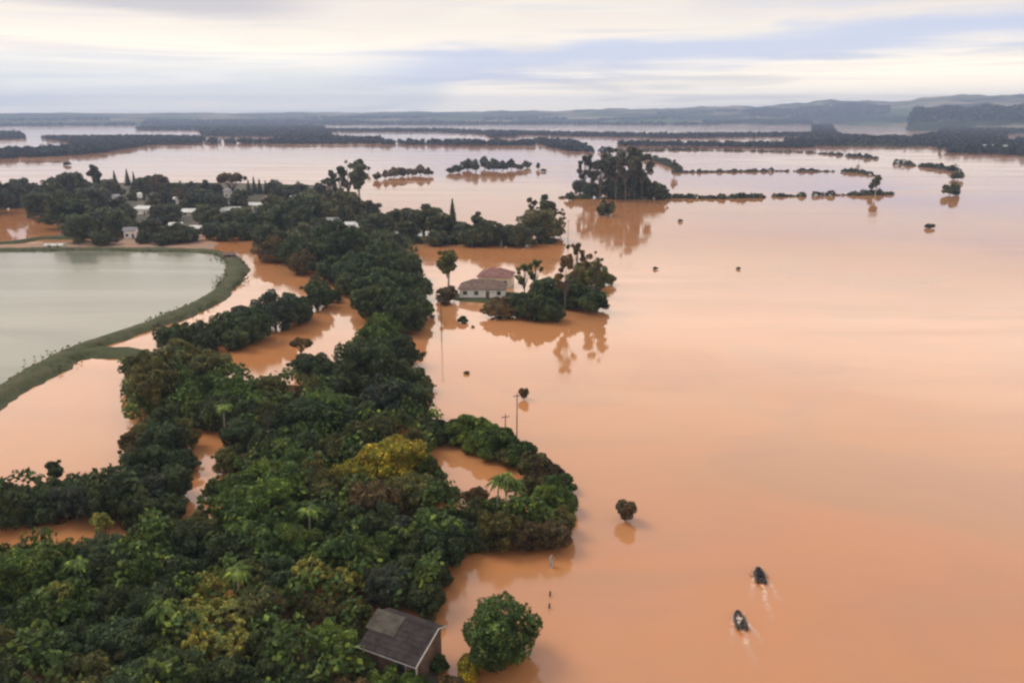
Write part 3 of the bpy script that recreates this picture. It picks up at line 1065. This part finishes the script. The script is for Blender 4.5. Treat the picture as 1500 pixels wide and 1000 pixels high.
for x_, y_, h_, l_ in ((352, 900, 70, 'palm rising beside the pale large-leaved trees'), (130, 880, 60, 'palm among the trees in the left foreground'),
                       (455, 800, 56, 'palm in front of the yellow-green clump'), (250, 960, 74, 'palm near the bottom edge left of the pale trees'),
                       (330, 640, 44, 'palm beside the little muddy slit in the wood'), (540, 640, 40, 'palm at the foot of the great central clump'), (590, 820, 52, 'palm in the dark trees above the house')):
    palm(x_, y_, h_, l_)
palm(728, 760, 56, 'slender palm at the left of three by the small pool')
palm(741, 762, 62, 'tallest slender palm in the middle of three by the small pool')
palm(756, 757, 50, 'slender palm at the right of three by the small pool')

# ------------------------------------------------------------------ buildings
M_white = simple('white_render_wall', (.74, .71, .66), .85, .12, .8)
M_cream = simple('cream_wall', (.62, .55, .43), .85, .15, .8)
M_glass = simple('dark_window_glass', (.03, .035, .04), .2, .2, 1, spec=.6)
M_door = simple('weathered_door', (.14, .09, .06), .7, .3, 2)
M_trim = simple('pale_painted_trim', (.38, .36, .31), .6, .1, 3)


def roof_mat(name, c, scale=6.0):
    m, t, b = mat(name)
    tc = t.new('ShaderNodeTexCoord')
    wv = t.new('ShaderNodeTexWave', wave_type='BANDS', bands_direction='X')
    t.l.new(tc.outputs['Object'], wv.inputs['Vector'])
    wv.inputs['Scale'].default_value = scale / 3.14
    wv.inputs['Distortion'].default_value = .1
    n = t.noise(tc.outputs['Object'], 1.1, 5, .65)
    cc = t.mix(t.ramp(n, .3, .7), tuple(x * .62 for x in c), tuple(min(1, x * 1.3) for x in c))
    t.put(b.inputs['Base Color'], cc)
    b.inputs['Roughness'].default_value = .92
    b.inputs['Specular IOR Level'].default_value = .12
    bn = t.new('ShaderNodeBump')
    bn.inputs['Strength'].default_value = .7
    bn.inputs['Distance'].default_value = .05
    t.l.new(wv.outputs['Fac'], bn.inputs['Height'])
    t.l.new(bn.outputs[0], b.inputs['Normal'])
    return m


M_r_grey = roof_mat('grey_sheet_roof', (.26, .26, .27))
M_r_pale = roof_mat('pale_sheet_roof', (.60, .60, .57))
M_r_brown = roof_mat('brown_tile_roof', (.17, .115, .095))
M_r_red = roof_mat('dull_red_tile_roof', (.24, .125, .11))
M_r_dark = roof_mat('dark_grey_sheet_roof', (.045, .037, .036), 9)
M_r_tan = roof_mat('weathered_tan_sheet_roof', (.085, .075, .06), 9)


def house(x, y, wpx, deg, wallm, roofm, label, depth=.75, wall_h=2.7, rise=1.5, hip=False, nwin=3, name='house', group='village houses', wide=None):
    p, t = P(x, y)
    wpx *= .82 if group == 'village houses' else 1
    W = wide or wpx * t / F
    D = W * depth
    root = empty(name, (p.x, p.y, 0), math.radians(deg))
    m = MB()
    m.box(-W / 2, 0, -.6, W / 2, D, wall_h)
    if not hip:
        for sx_ in (-1, 1):
            xx = sx_ * W / 2
            x2 = xx - sx_ * .15
            m.add([(xx, .01, wall_h), (xx, D - .01, wall_h), (xx, D / 2, wall_h + rise * .93), (x2, .01, wall_h), (x2, D - .01, wall_h), (x2, D / 2, wall_h + rise * .93)],
                  [(0, 1, 2), (3, 5, 4), (0, 2, 5, 3), (1, 4, 5, 2)])
    m.build('wall', wallm, root)
    o = .5
    r_ = MB()
    th = .14
    ins = (D / 2 + o) * .9 if hip else 0
    zt = wall_h + rise
    ze = wall_h - .03
    top = [(-W / 2 - o, -o, ze), (W / 2 + o, -o, ze), (W / 2 + o, D + o, ze), (-W / 2 - o, D + o, ze), (-W / 2 - o + ins, D / 2, zt), (W / 2 + o - ins, D / 2, zt)]
    up = [(a, b, c + th) for a, b, c in top]
    vs = top + up
    fs = [(6, 7, 11, 10), (8, 9, 10, 11), (7, 8, 11), (9, 6, 10), (0, 4, 5, 1), (2, 5, 4, 3), (1, 5, 2), (3, 4, 0),
          (0, 1, 7, 6), (1, 2, 8, 7), (2, 3, 9, 8), (3, 0, 6, 9)]
    if not hip:
        fs = [(6, 7, 11, 10), (8, 9, 10, 11), (0, 4, 5, 1), (2, 5, 4, 3), (0, 1, 7, 6), (2, 3, 9, 8),
              (1, 5, 11, 7), (5, 2, 8, 11), (3, 4, 10, 9), (4, 0, 6, 10)]
    r_.add(vs, fs)
    r_.build('roof', roofm, root)
    for k in range(nwin):
        cx = -W / 2 + W * (k + .5) / nwin
        if nwin > 1 and k == nwin // 2:
            m = MB()
            m.box(cx - .5, -.06, .05, cx + .5, -.003, 2.1)
            m.build('door', M_door, root)
            continue
        f = MB()
        f.box(cx - .62, -.07, .95, cx + .62, -.003, 2.15)
        fo = f.build('window', M_trim, root)
        g = MB()
        g.box(cx - .52, -.09, 1.05, cx + .52, -.072, 2.05)
        g.build('pane', M_glass, fo)
    tag(root, label, 'house', group)
    return root


house(212, 315, 44, -12, M_white, M_r_pale, 'long pale-roofed house in the middle of the village trees', wall_h=3.0, rise=1.2)
house(191, 350, 20, 8, M_white, M_r_grey, 'small white house at the edge of the mud ground', wall_h=3.4, rise=1.2, nwin=2)
house(284, 318, 44, 4, M_cream, M_r_pale, 'wide house with a pale greenish sheet roof between dark trees', wall_h=2.4, rise=1.3)
house(287, 347, 20, 0, M_white, M_r_pale, 'white house facing the pond beside the flooded track', wall_h=3.6, rise=1.0, nwin=3)
house(340, 290, 28, 5, M_white, M_r_grey, 'white house under the flat-topped tree', wall_h=4.4, rise=1.0, nwin=3)
house(338, 316, 34, 18, M_white, M_r_pale, 'pale house just below the one under the flat-topped tree', wall_h=2.8, rise=1.2)
house(374, 308, 30, -10, M_cream, M_r_pale, 'tan house left of the dark village wood', wall_h=2.6, rise=1.1)
house(472, 284, 30, 6, M_cream, M_r_brown, 'brown-roofed house at the right end of the village skyline', wall_h=3.4, rise=1.8)
house(486, 334, 26, -8, M_white, M_r_grey, 'white house below the tall trees at the village tip', wall_h=3.4, rise=1.0)
house(516, 340, 28, 12, M_white, M_r_pale, 'white house nearest the narrow wood', wall_h=3.2, rise=1.0)
house(96, 266, 22, 0, M_white, M_r_pale, 'long low white house at the far left of the village', wall_h=3.2, rise=1.0, nwin=4)
house(164, 296, 22, 10, M_white, M_r_grey, 'grey-roofed house left in the village', wall_h=3.0, rise=1.3)
house(266, 282, 24, -4, M_cream, M_r_grey, 'cream house behind the village trees', wall_h=3.4, rise=1.0)
house(228, 322, 26, 15, M_white, M_r_brown, 'brown-roofed white house among the village trees', wall_h=3.0, rise=1.3)
house(246, 300, 22, -8, M_white, M_r_pale, 'small pale house up the slope of the village', wall_h=3.2, rise=1.0)
house(312, 306, 26, 6, M_white, M_r_grey, 'grey-roofed white house in the thick of the village', wall_h=3.2, rise=1.2)
house(396, 300, 24, -12, M_cream, M_r_red, 'red-roofed cream house in the dark village wood', wall_h=3.4, rise=1.4)
house(424, 298, 20, 10, M_white, M_r_pale, 'pale house right in the dark village wood', wall_h=3.6, rise=1.0)
house(308, 282, 20, 0, M_white, M_r_brown, 'white house on the village skyline left of the flat-topped tree', wall_h=3.4, rise=1.2)
house(258, 342, 20, 12, M_white, M_r_pale, 'small white house half hidden by the trees above the mud ground', wall_h=3.6, rise=1.0)
house(530, 344, 20, -6, M_cream, M_r_pale, 'cream house at the water edge by the narrow wood', wall_h=3.2, rise=1.0)
for x, lab in ((1444, 'left of three tiny pale houses in the far right wood'), (1457, 'middle of three tiny pale houses in the far right wood'), (1471, 'right of three tiny pale houses in the far right wood')):
    house(x, 222, 7, 0, M_white, M_r_pale, lab, wall_h=7.0, rise=2.2, nwin=1, group='far houses')

# flooded farmhouse on the island: front house and the red-roofed one behind
house(706, 437, 66, -3, M_white, M_r_brown, 'white farmhouse with a low brown hipped roof on the small island', depth=.62, wall_h=2.6, rise=2.1, hip=True, nwin=4, group=None, name='farmhouse')
house(724, 421, 48, -8, M_cream, M_r_red, 'house with a dull red hipped roof behind the white farmhouse', depth=.8, wall_h=3.2, rise=2.0, hip=True, nwin=3, group=None, name='farmhouse')

p, t = P(788, 446)
Wl = 84 * t / F
m = MB()
m.box(-Wl / 2, -.1, -.5, Wl / 2, .1, 1.9)
m.box(-Wl / 2 - .05, -.16, 1.9, Wl / 2 + .05, .16, 2.02)
for k in range(9):
    xx = -Wl / 2 + Wl * k / 8
    m.box(xx - .14, -.14, -.5, xx + .14, .14, 1.897)
o = m.build('garden_wall', simple('pale_greenish_wall', (.50, .50, .36), .9, .15, .6), loc=p)
tag(o, 'long pale greenish garden wall among the island trees', 'wall')

# dark-roofed house at the bottom of the photograph
p0 = PX(529, 944, 2.6)
p1 = PX(612, 974, 2.6)
p2 = PX(645, 924, 4.0)
e = (p1 - p0)
e.z = 0
Wd = e.length
ang = math.atan2(e.y, e.x)
root = empty('house', (p0.x, p0.y, 0), ang)
perp = Vector((-math.sin(ang), math.cos(ang), 0))
dep = (p2 - p1).dot(perp)
dep = 3.5
bk = 1.3
m = MB()
m.box(.35, .35, -.6, Wd - .35, dep + bk - .3, 2.5)
for xx, x2 in ((.35, .5), (Wd - .35, Wd - .5)):
    b_ = dep + bk - .31
    m.add([(xx, .36, 2.5), (xx, b_, 2.5), (xx, b_, 3.4), (xx, dep, 3.9), (x2, .36, 2.5), (x2, b_, 2.5), (x2, b_, 3.4), (x2, dep, 3.9)],
          [(0, 1, 2, 3), (4, 7, 6, 5), (0, 3, 7, 4), (1, 5, 6, 2), (3, 2, 6, 7)])
m.build('wall', simple('dark_weathered_wall', (.16, .10, .07), .9, .35, 1.0), root)


def slab(x0, x1, y0, z0, y1, z1, th, mt, name, par):
    m = MB()
    m.add([(x0, y0, z0), (x1, y0, z0), (x1, y1, z1), (x0, y1, z1), (x0, y0, z0 + th), (x1, y0, z0 + th), (x1, y1, z1 + th), (x0, y1, z1 + th)],
          [(0, 3, 2, 1), (4, 5, 6, 7), (0, 1, 5, 4), (1, 2, 6, 5), (2, 3, 7, 6), (3, 0, 4, 7)])
    return m.build(name, mt, par)


roof = slab(-.2, Wd, -.25, 2.52, dep, 4.02, .12, M_r_dark, 'roof', root)
slab(-.2, Wd, dep + .004, 4.02, dep + bk, 3.5, .12, M_r_dark, 'roof', root)
o = slab(-.6, Wd * .42, dep * .42, 3.33, dep + .02, 4.17, .05, M_r_tan, 'roof_patch', roof)
tag(o, 'weathered tan sheets at the upper left of the roof')
for k in range(7):
    yy = dep * (k + .6) / 7
    slab(-.18, Wd - .02, yy, 2.645 + 1.5 * (yy + .25) / (dep + .25), yy + .06, 2.66 + 1.5 * (yy + .31) / (dep + .25), .025, M_r_dark, 'roof_lap', roof)
m = MB()
m.tube([(Wd + .06, -.3, 2.62), (Wd + .06, dep, 4.16)], .07, 6)
m.tube([(Wd + .06, dep, 4.16), (Wd + .06, dep + bk + .05, 3.6)], .07, 6)
m.build('verge_trim', M_trim, root)
m = MB()
m.tube([(Wd + .05, -.3, 2.6), (Wd + .05, -.3, -.5)], .09, 7)
m.build('corner_post', M_trim, root)
m = MB()
m.tube([(-.25, -.33, 2.5), (Wd + .06, -.33, 2.5)], .06, 6)
m.build('gutter', simple('dull_gutter', (.2, .19, .18), .6, .2, 2), root)
f = MB()
f.box(Wd * .55, .28, .9, Wd * .55 + 1.3, .347, 2.0)
fo = f.build('window', M_trim, root)
g = MB()
g.box(Wd * .55 + .1, .25, 1.0, Wd * .55 + 1.2, .277, 1.9)
g.build('pane', M_glass, fo)
tag(root, 'dark grey sheet-roofed house at the bottom among the foreground trees', 'house')
flat_poly('yard_ground', [(500, 1000), (525, 935), (628, 925), (640, 975), (630, 1060), (500, 1060)], .15, M_vill, 'wet yard ground round the dark-roofed house', seed=9)

# small pale shed on the dyke road, small dark hut at the dyke bend, water tower
house(79, 366, 24, 0, M_cream, M_r_pale, 'low pale shed beside the dyke above the pond', depth=.4, wall_h=1.7, rise=.4, nwin=2, group=None, name='shed')
house(336, 381, 15, 10, M_door, M_r_brown, 'small dark hut at the bend of the dyke', depth=.8, wall_h=1.9, rise=.7, nwin=1, group=None, name='hut')
p, t = P(208, 312)
root = empty('water_tower', (p.x, p.y, 0))
m = MB()
m.tube([(0, 0, 8.0), (0, 0, 8.2), (0, 0, 10.2), (0, 0, 10.7)], [1.1, 1.3, 1.3, .5], 14)
m.build('tank', M_white, root)
for a in range(4):
    sx_, sy_ = ((1, 1), (1, -1), (-1, 1), (-1, -1))[a]
    m = MB()
    m.tube([(sx_ * 1.1, sy_ * 1.1, -.5), (sx_ * .7, sy_ * .7, 8.1)], .13, 5)
    m.build('leg', M_trim, root)
tag(root, 'white water tank on legs rising among the village roofs', 'water tower')

# ------------------------------------------------------------------ poles standing in the water
M_pole = simple('weathered_wooden_pole', (.11, .085, .07), .9, .3, 2)


def pole(x, y0, y1, label):
    p, t = P(x, y0)
    h = (y0 - y1) * t / F / math.cos(PITCH + math.atan((y0 - 500) / F))
    root = empty('utility_pole', (p.x, p.y, 0), .3)
    m = MB()
    m.tube([(0, 0, -1), (0.03, 0, h * .5), (.05, 0, h)], [.11, .09, .07], 7)
    m.build('shaft', M_pole, root)
    m = MB()
    m.box(-.55, -.05, h - .55, .65, .05, h - .43)
    m.build('crossarm', M_pole, root)
    for xx in (-.45, .05, .55):
        m = MB()
        m.tube([(xx, 0, h - .43), (xx, 0, h - .36), (xx, 0, h - .28)], [.03, .05, .03], 6)
        m.build('insulator', M_trim, root)
    tag(root, label, 'pole', 'poles standing in the flood')


pole(757, 640, 577, 'taller thin pole rising from the flood beside the curved bank')
pole(740, 640, 607, 'shorter thin pole rising from the flood beside the curved bank')
pole(647, 500, 440, 'lone thin pole in the flood below the farmhouse')
pole(832, 352, 322, 'distant thin pole right of the row behind the island')

# pale driftwood snag at the point
p = PX(806, 830)
m = MB()
m.tube([(0, 0, -.8), (.1, 0, .6), (.02, .1, 1.1), (.15, .05, 1.5)], [.26, .22, .16, .07], 8)
m.tube([(.08, 0, .5), (.3, .2, .8), (.45, .1, 1.2)], [.13, .09, .04], 6)
tag(m.build('dead_stump', M_palebark, loc=p), 'pale bare stump in the water under the point trees', 'stump')
for x, y, lab in ((805, 872, 'small dark stub in the water, upper of a pair left of the open flood'), (804, 890, 'small dark stub in the water, lower of a pair left of the open flood')):
    m = MB()
    m.tube([(0, 0, -.6), (.06, .02, .3), (.02, 0, .62)], [.13, .11, .05], 7)
    m.tube([(.04, 0, .2), (.22, .08, .5)], [.06, .02], 5)
    tag(m.build('dead_stump', M_bark, loc=PX(x, y)), lab, 'stump', 'stubs in the water')

# ------------------------------------------------------------------ the two inflatable boats
M_rub = simple('black_rubber', (.022, .02, .02), .45, .3, 3, spec=.4)
M_floor = simple('pale_boat_floor', (.55, .46, .38), .7, .15, 3)
M_dfloor = simple('dark_boat_floor', (.09, .08, .07), .7, .2, 3)
M_motor = simple('dark_motor_cowl', (.03, .03, .035), .35, .2, 3, spec=.5)
M_vest = simple('orange_life_vest', (.38, .09, .03), .8, .2, 6)
M_cloth = simple('dark_clothing', (.035, .035, .045), .9, .3, 6)
M_skin = simple('skin', (.30, .17, .11), .6, .1, 6)
M_hair = simple('dark_hair', (.02, .015, .012), .7, .3, 9)
M_foam = simple('muddy_foam', (.66, .42, .28), .8, .12, 2)


def boat(x, y, deg, floor_m, label):
    p, t = P(x, y)
    root = empty('inflatable_boat', (p.x, p.y, .02), math.radians(deg), (.60, .67, .72))
    pts = []
    for k in range(-14, 15):
        u = k / 14
        a = abs(u)
        yy = -2.0 + 4.0 * (1 - a ** 1.7)
        xx = math.copysign(.78 * min(1, (a * 1.7)) ** .75, u) if k else 0
        pts.append((xx, yy, .28 + .32 * max(0, (yy - .6) / 1.4) ** 2))
    m = MB()
    m.tube(pts, [.12] + [.27] * 27 + [.12], 12)
    m.build('tube', M_rub, root, smooth=True)
    m = MB()
    fl = [(-.62, -1.75, .14), (.62, -1.75, .14), (.62, .2, .14), (.42, 1.0, .17), (0, 1.55, .26), (-.42, 1.0, .17), (-.62, .2, .14)]
    m.add(fl + [(a, b, c - .06) for a, b, c in fl], [tuple(range(7)), tuple(reversed(range(7, 14)))] + [(i, 7 + i, 7 + (i + 1) % 7, (i + 1) % 7) for i in range(7)])
    m.build('floor', floor_m, root)
    m = MB()
    m.box(-.6, -1.74, .05, .6, -1.66, .66)
    m.build('transom', M_dfloor, root)
    for yy in (-.55, .45):
        m = MB()
        m.box(-.62, yy - .14, .40, .62, yy + .14, .45)
        m.build('seat', floor_m, root)
    mo = empty('outboard_motor', (0, -1.86, .2))
    mo.parent = root
    m = MB()
    m.tube([(0, 0, .42), (0, 0, .5), (0, -.02, .8), (0, 0, .88)], [.12, .19, .17, .08], 10)
    m.build('cowling', M_motor, mo, smooth=True)
    m = MB()
    m.tube([(0, 0, .45), (0, 0, -.5)], .06, 7)
    m.tube([(0, .1, .55), (.05, .55, .62)], .025, 6)
    m.build('shaft', M_motor, mo)
    tag(root, label, 'boat', 'inflatable boats')
    return root


def person(loc, rz, label, vest=True):
    """seated figure: skeleton with per-joint thickness grown by the skin modifier"""
    J = {'pel': (0, 0, 0), 'wst': (0, -.02, .16), 'chs': (0, .02, .36), 'nek': (0, .04, .52), 'hd0': (0, .07, .60), 'hd1': (0, .09, .72), 'hd2': (0, .08, .80),
         'sl': (-.18, .02, .44), 'el': (-.25, .12, .20), 'wl': (-.16, .34, .12), 'hl': (-.13, .42, .11),
         'sr': (.18, .02, .44), 'er': (.25, .10, .20), 'wr': (.17, .33, .13), 'hr': (.14, .41, .12),
         'tl': (-.10, .03, -.01), 'kl': (-.16, .43, .05), 'al': (-.15, .46, -.34), 'fl': (-.16, .62, -.37),
         'tr': (.10, .03, -.01), 'kr': (.16, .42, .06), 'ar': (.15, .50, -.33), 'fr': (.16, .66, -.36)}
    R = {'pel': .145, 'wst': .135, 'chs': .165, 'nek': .06, 'hd0': .085, 'hd1': .10, 'hd2': .07, 'sl': .07, 'el': .048, 'wl': .034, 'hl': .036, 'sr': .07, 'er': .048, 'wr': .034, 'hr': .036,
         'tl': .10, 'kl': .068, 'al': .045, 'fl': .04, 'tr': .10, 'kr': .068, 'ar': .045, 'fr': .04}
    E = [('pel', 'wst'), ('wst', 'chs'), ('chs', 'nek'), ('nek', 'hd0'), ('hd0', 'hd1'), ('hd1', 'hd2'), ('chs', 'sl'), ('sl', 'el'), ('el', 'wl'), ('wl', 'hl'),
         ('chs', 'sr'), ('sr', 'er'), ('er', 'wr'), ('wr', 'hr'), ('pel', 'tl'), ('tl', 'kl'), ('kl', 'al'), ('al', 'fl'), ('pel', 'tr'), ('tr', 'kr'), ('kr', 'ar'), ('ar', 'fr')]
    keys = list(J)
    me = bpy.data.meshes.new('person')
    me.from_pydata([J[k] for k in keys], [(keys.index(a), keys.index(b)) for a, b in E], [])
    me.materials.append(M_cloth)
    o = link('person', me, loc=loc, rot=(0, 0, rz), scale=(.78, .78, .78))
    sk = o.modifiers.new('skin', 'SKIN')
    for i, k in enumerate(keys):
        me.skin_vertices[0].data[i].radius = (R[k], R[k])
    me.skin_vertices[0].data[0].use_root = True
    o.modifiers.new('sub', 'SUBSURF').levels = 1
    m = MB()
    m.tube([(0, .08, .68), (0, .075, .76), (0, .07, .83)], [.108, .11, .05], 10)
    m.build('hair', M_hair, o)
    m = MB()
    m.tube([(0, .12, .60), (0, .155, .66), (0, .16, .72)], [.055, .07, .05], 8)
    m.build('face', M_skin, o)
    if vest:
        m = MB()
        m.tube([(0, -.02, .08), (0, 0, .3), (0, .02, .46)], [.175, .20, .15], 12)
        m.build('life_vest', M_vest, o)
    tag(o, label, 'person')
    return o


b1 = boat(1113, 846, -8, M_dfloor, 'dark inflatable boat ahead, throwing up pale spray')
b2 = boat(1084, 912, -4, M_floor, 'dark inflatable boat behind, pale floor showing between its tubes')


def seat_in(b, lx, ly, label, vest):
    a = b.rotation_euler.z
    lx, ly = lx * .66, ly * .72
    x = b.location.x + lx * math.cos(a) - ly * math.sin(a)
    y = b.location.y + lx * math.sin(a) + ly * math.cos(a)
    person((x, y, .02 + .34 + .10), a, label, vest)


seat_in(b1, -.22, -.62, 'person in dark clothes sitting at the left in the boat ahead', False)
seat_in(b1, .24, -.62, 'person in dark clothes sitting at the right rear in the boat ahead', False)
seat_in(b1, 0, .38, 'person in dark clothes sitting towards the bow of the boat ahead', False)
seat_in(b2, 0, -1.28, 'person in dark clothes sitting at the motor of the boat behind', False)


def foam_film():
    m, t, b = mat('muddy_foam_film')
    tc = t.new('ShaderNodeTexCoord')
    geo = t.new('ShaderNodeNewGeometry')
    sx_ = t.new('ShaderNodeSeparateXYZ')
    t.l.new(tc.outputs['UV'], sx_.inputs[0])
    n = t.noise(geo.outputs['Position'], 1.6, 5, .7, .6)
    v = t.math('MULTIPLY', t.math('SUBTRACT', 1.0, t.ramp(t.math('ABSOLUTE', sx_.outputs[0]), .1, 1.0)), t.math('SUBTRACT', 1.0, t.ramp(sx_.outputs[1], .05, 1.0)))
    a = t.math('MULTIPLY', v, t.ramp(n, .34, .62))
    t.put(b.inputs['Base Color'], (.74, .50, .36))
    b.inputs['Roughness'].default_value = .6
    tr = t.new('ShaderNodeBsdfTransparent')
    ms = t.new('ShaderNodeMixShader')
    t.put(ms.inputs[0], t.math('MULTIPLY', a, .9))
    t.l.new(tr.outputs[0], ms.inputs[1])
    t.l.new(b.outputs[0], ms.inputs[2])
    t.l.new(ms.outputs[0], t.n['Material Output'].inputs[0])
    return m


M_film = foam_film()


def wake(b, length, spray, seed, label):
    """film of foam churned up behind the boat, two spreading arms and low spray at the bow"""
    r = np.random.RandomState(seed)
    vs, fs, uv = [], [], []

    def ribbon(pts, ws, z):
        b0 = len(vs)
        n = len(pts)
        for i in range(n):
            p = Vector(pts[i])
            d = (Vector(pts[min(i + 1, n - 1)]) - Vector(pts[max(i - 1, 0)])).normalized()
            nr = Vector((d.y, -d.x))
            for k in range(5):
                a = (k - 2) / 2
                q = p + nr * (a * ws[i])
                vs.append((q.x, q.y, z + .05 * (1 - a * a) * (1 - i / n)))
                uv.append((a, i / (n - 1)))
        for i in range(n - 1):
            for k in range(4):
                fs.append((b0 + i * 5 + k, b0 + i * 5 + k + 1, b0 + (i + 1) * 5 + k + 1, b0 + (i + 1) * 5 + k))
    N = 24
    ribbon([(.12 * math.sin(i * .5), -1.2 - length * i / N) for i in range(N)], [.35 + .5 * i / N for i in range(N)], .012)
    for sgn, dz in ((-1, .018), (1, .024)):
        ribbon([(sgn * (.25 + .6 * (i / N) ** .6 + .045 * i), 1.35 - length * .9 * i / N) for i in range(N)], [.22 + .6 * (i / N) for i in range(N)], dz)
    me = bpy.data.meshes.new('wake_foam')
    me.from_pydata(vs, [], fs)
    ul = me.uv_layers.new(name='UVMap')
    for lp in me.loops:
        ul.data[lp.index].uv = uv[lp.vertex_index]
    me.materials.append(M_film)
    o = link('wake_foam', me, loc=(b.location.x, b.location.y, .02), rot=(0, 0, b.rotation_euler.z))
    tag(o, label, None, None, 'stuff')
    V = []
    for k in range(spray):
        a = r.uniform(-.3, 3.3)
        rad = 1 + abs(r.normal(0, .22))
        n = r.normal(size=3)
        n /= np.linalg.norm(n)
        aa = np.cross(n, r.normal(size=3))
        aa /= np.linalg.norm(aa)
        bb = np.cross(n, aa)
        c = np.array([math.cos(a) * rad * .68, .35 + math.sin(a) * rad * 1.15, abs(r.normal(0, .10)) + .02])
        q = r.uniform(.02, .08)
        V.append([c + aa * q, c + bb * q * .7, c - aa * q, c - bb * q * .7])
    me = quads('bow_spray', np.array(V))
    me.materials.append(M_foam)
    c = link('bow_spray', me, loc=(b.location.x, b.location.y, .02), rot=(0, 0, b.rotation_euler.z))
    tag(c, label.replace('foam', 'droplets'), None, None, 'stuff')


wake(b1, 9, 1500, 1, 'pale foam round the boat ahead')
wake(b2, 7, 200, 2, 'faint foam trailing the boat behind')

# ------------------------------------------------------------------ the hazy air
m = bpy.data.materials.new('hazy_air')
m.use_nodes = True
t = NT(m.node_tree)
t.n.clear()
mo = t.new('ShaderNodeOutputMaterial')
pv = t.new('ShaderNodeVolumePrincipled')
pv.inputs['Color'].default_value = (.56, .70, 1.0, 1)
pv.inputs['Density'].default_value = 0.00014
pv.inputs['Anisotropy'].default_value = .2
t.l.new(pv.outputs[0], mo.inputs['Volume'])
mb = MB()
mb.box(-9000, -1500, -3, 9000, 10900, 262)
tag(mb.build('haze', m), 'thin bluish haze over the flooded plain', None, None, 'stuff')
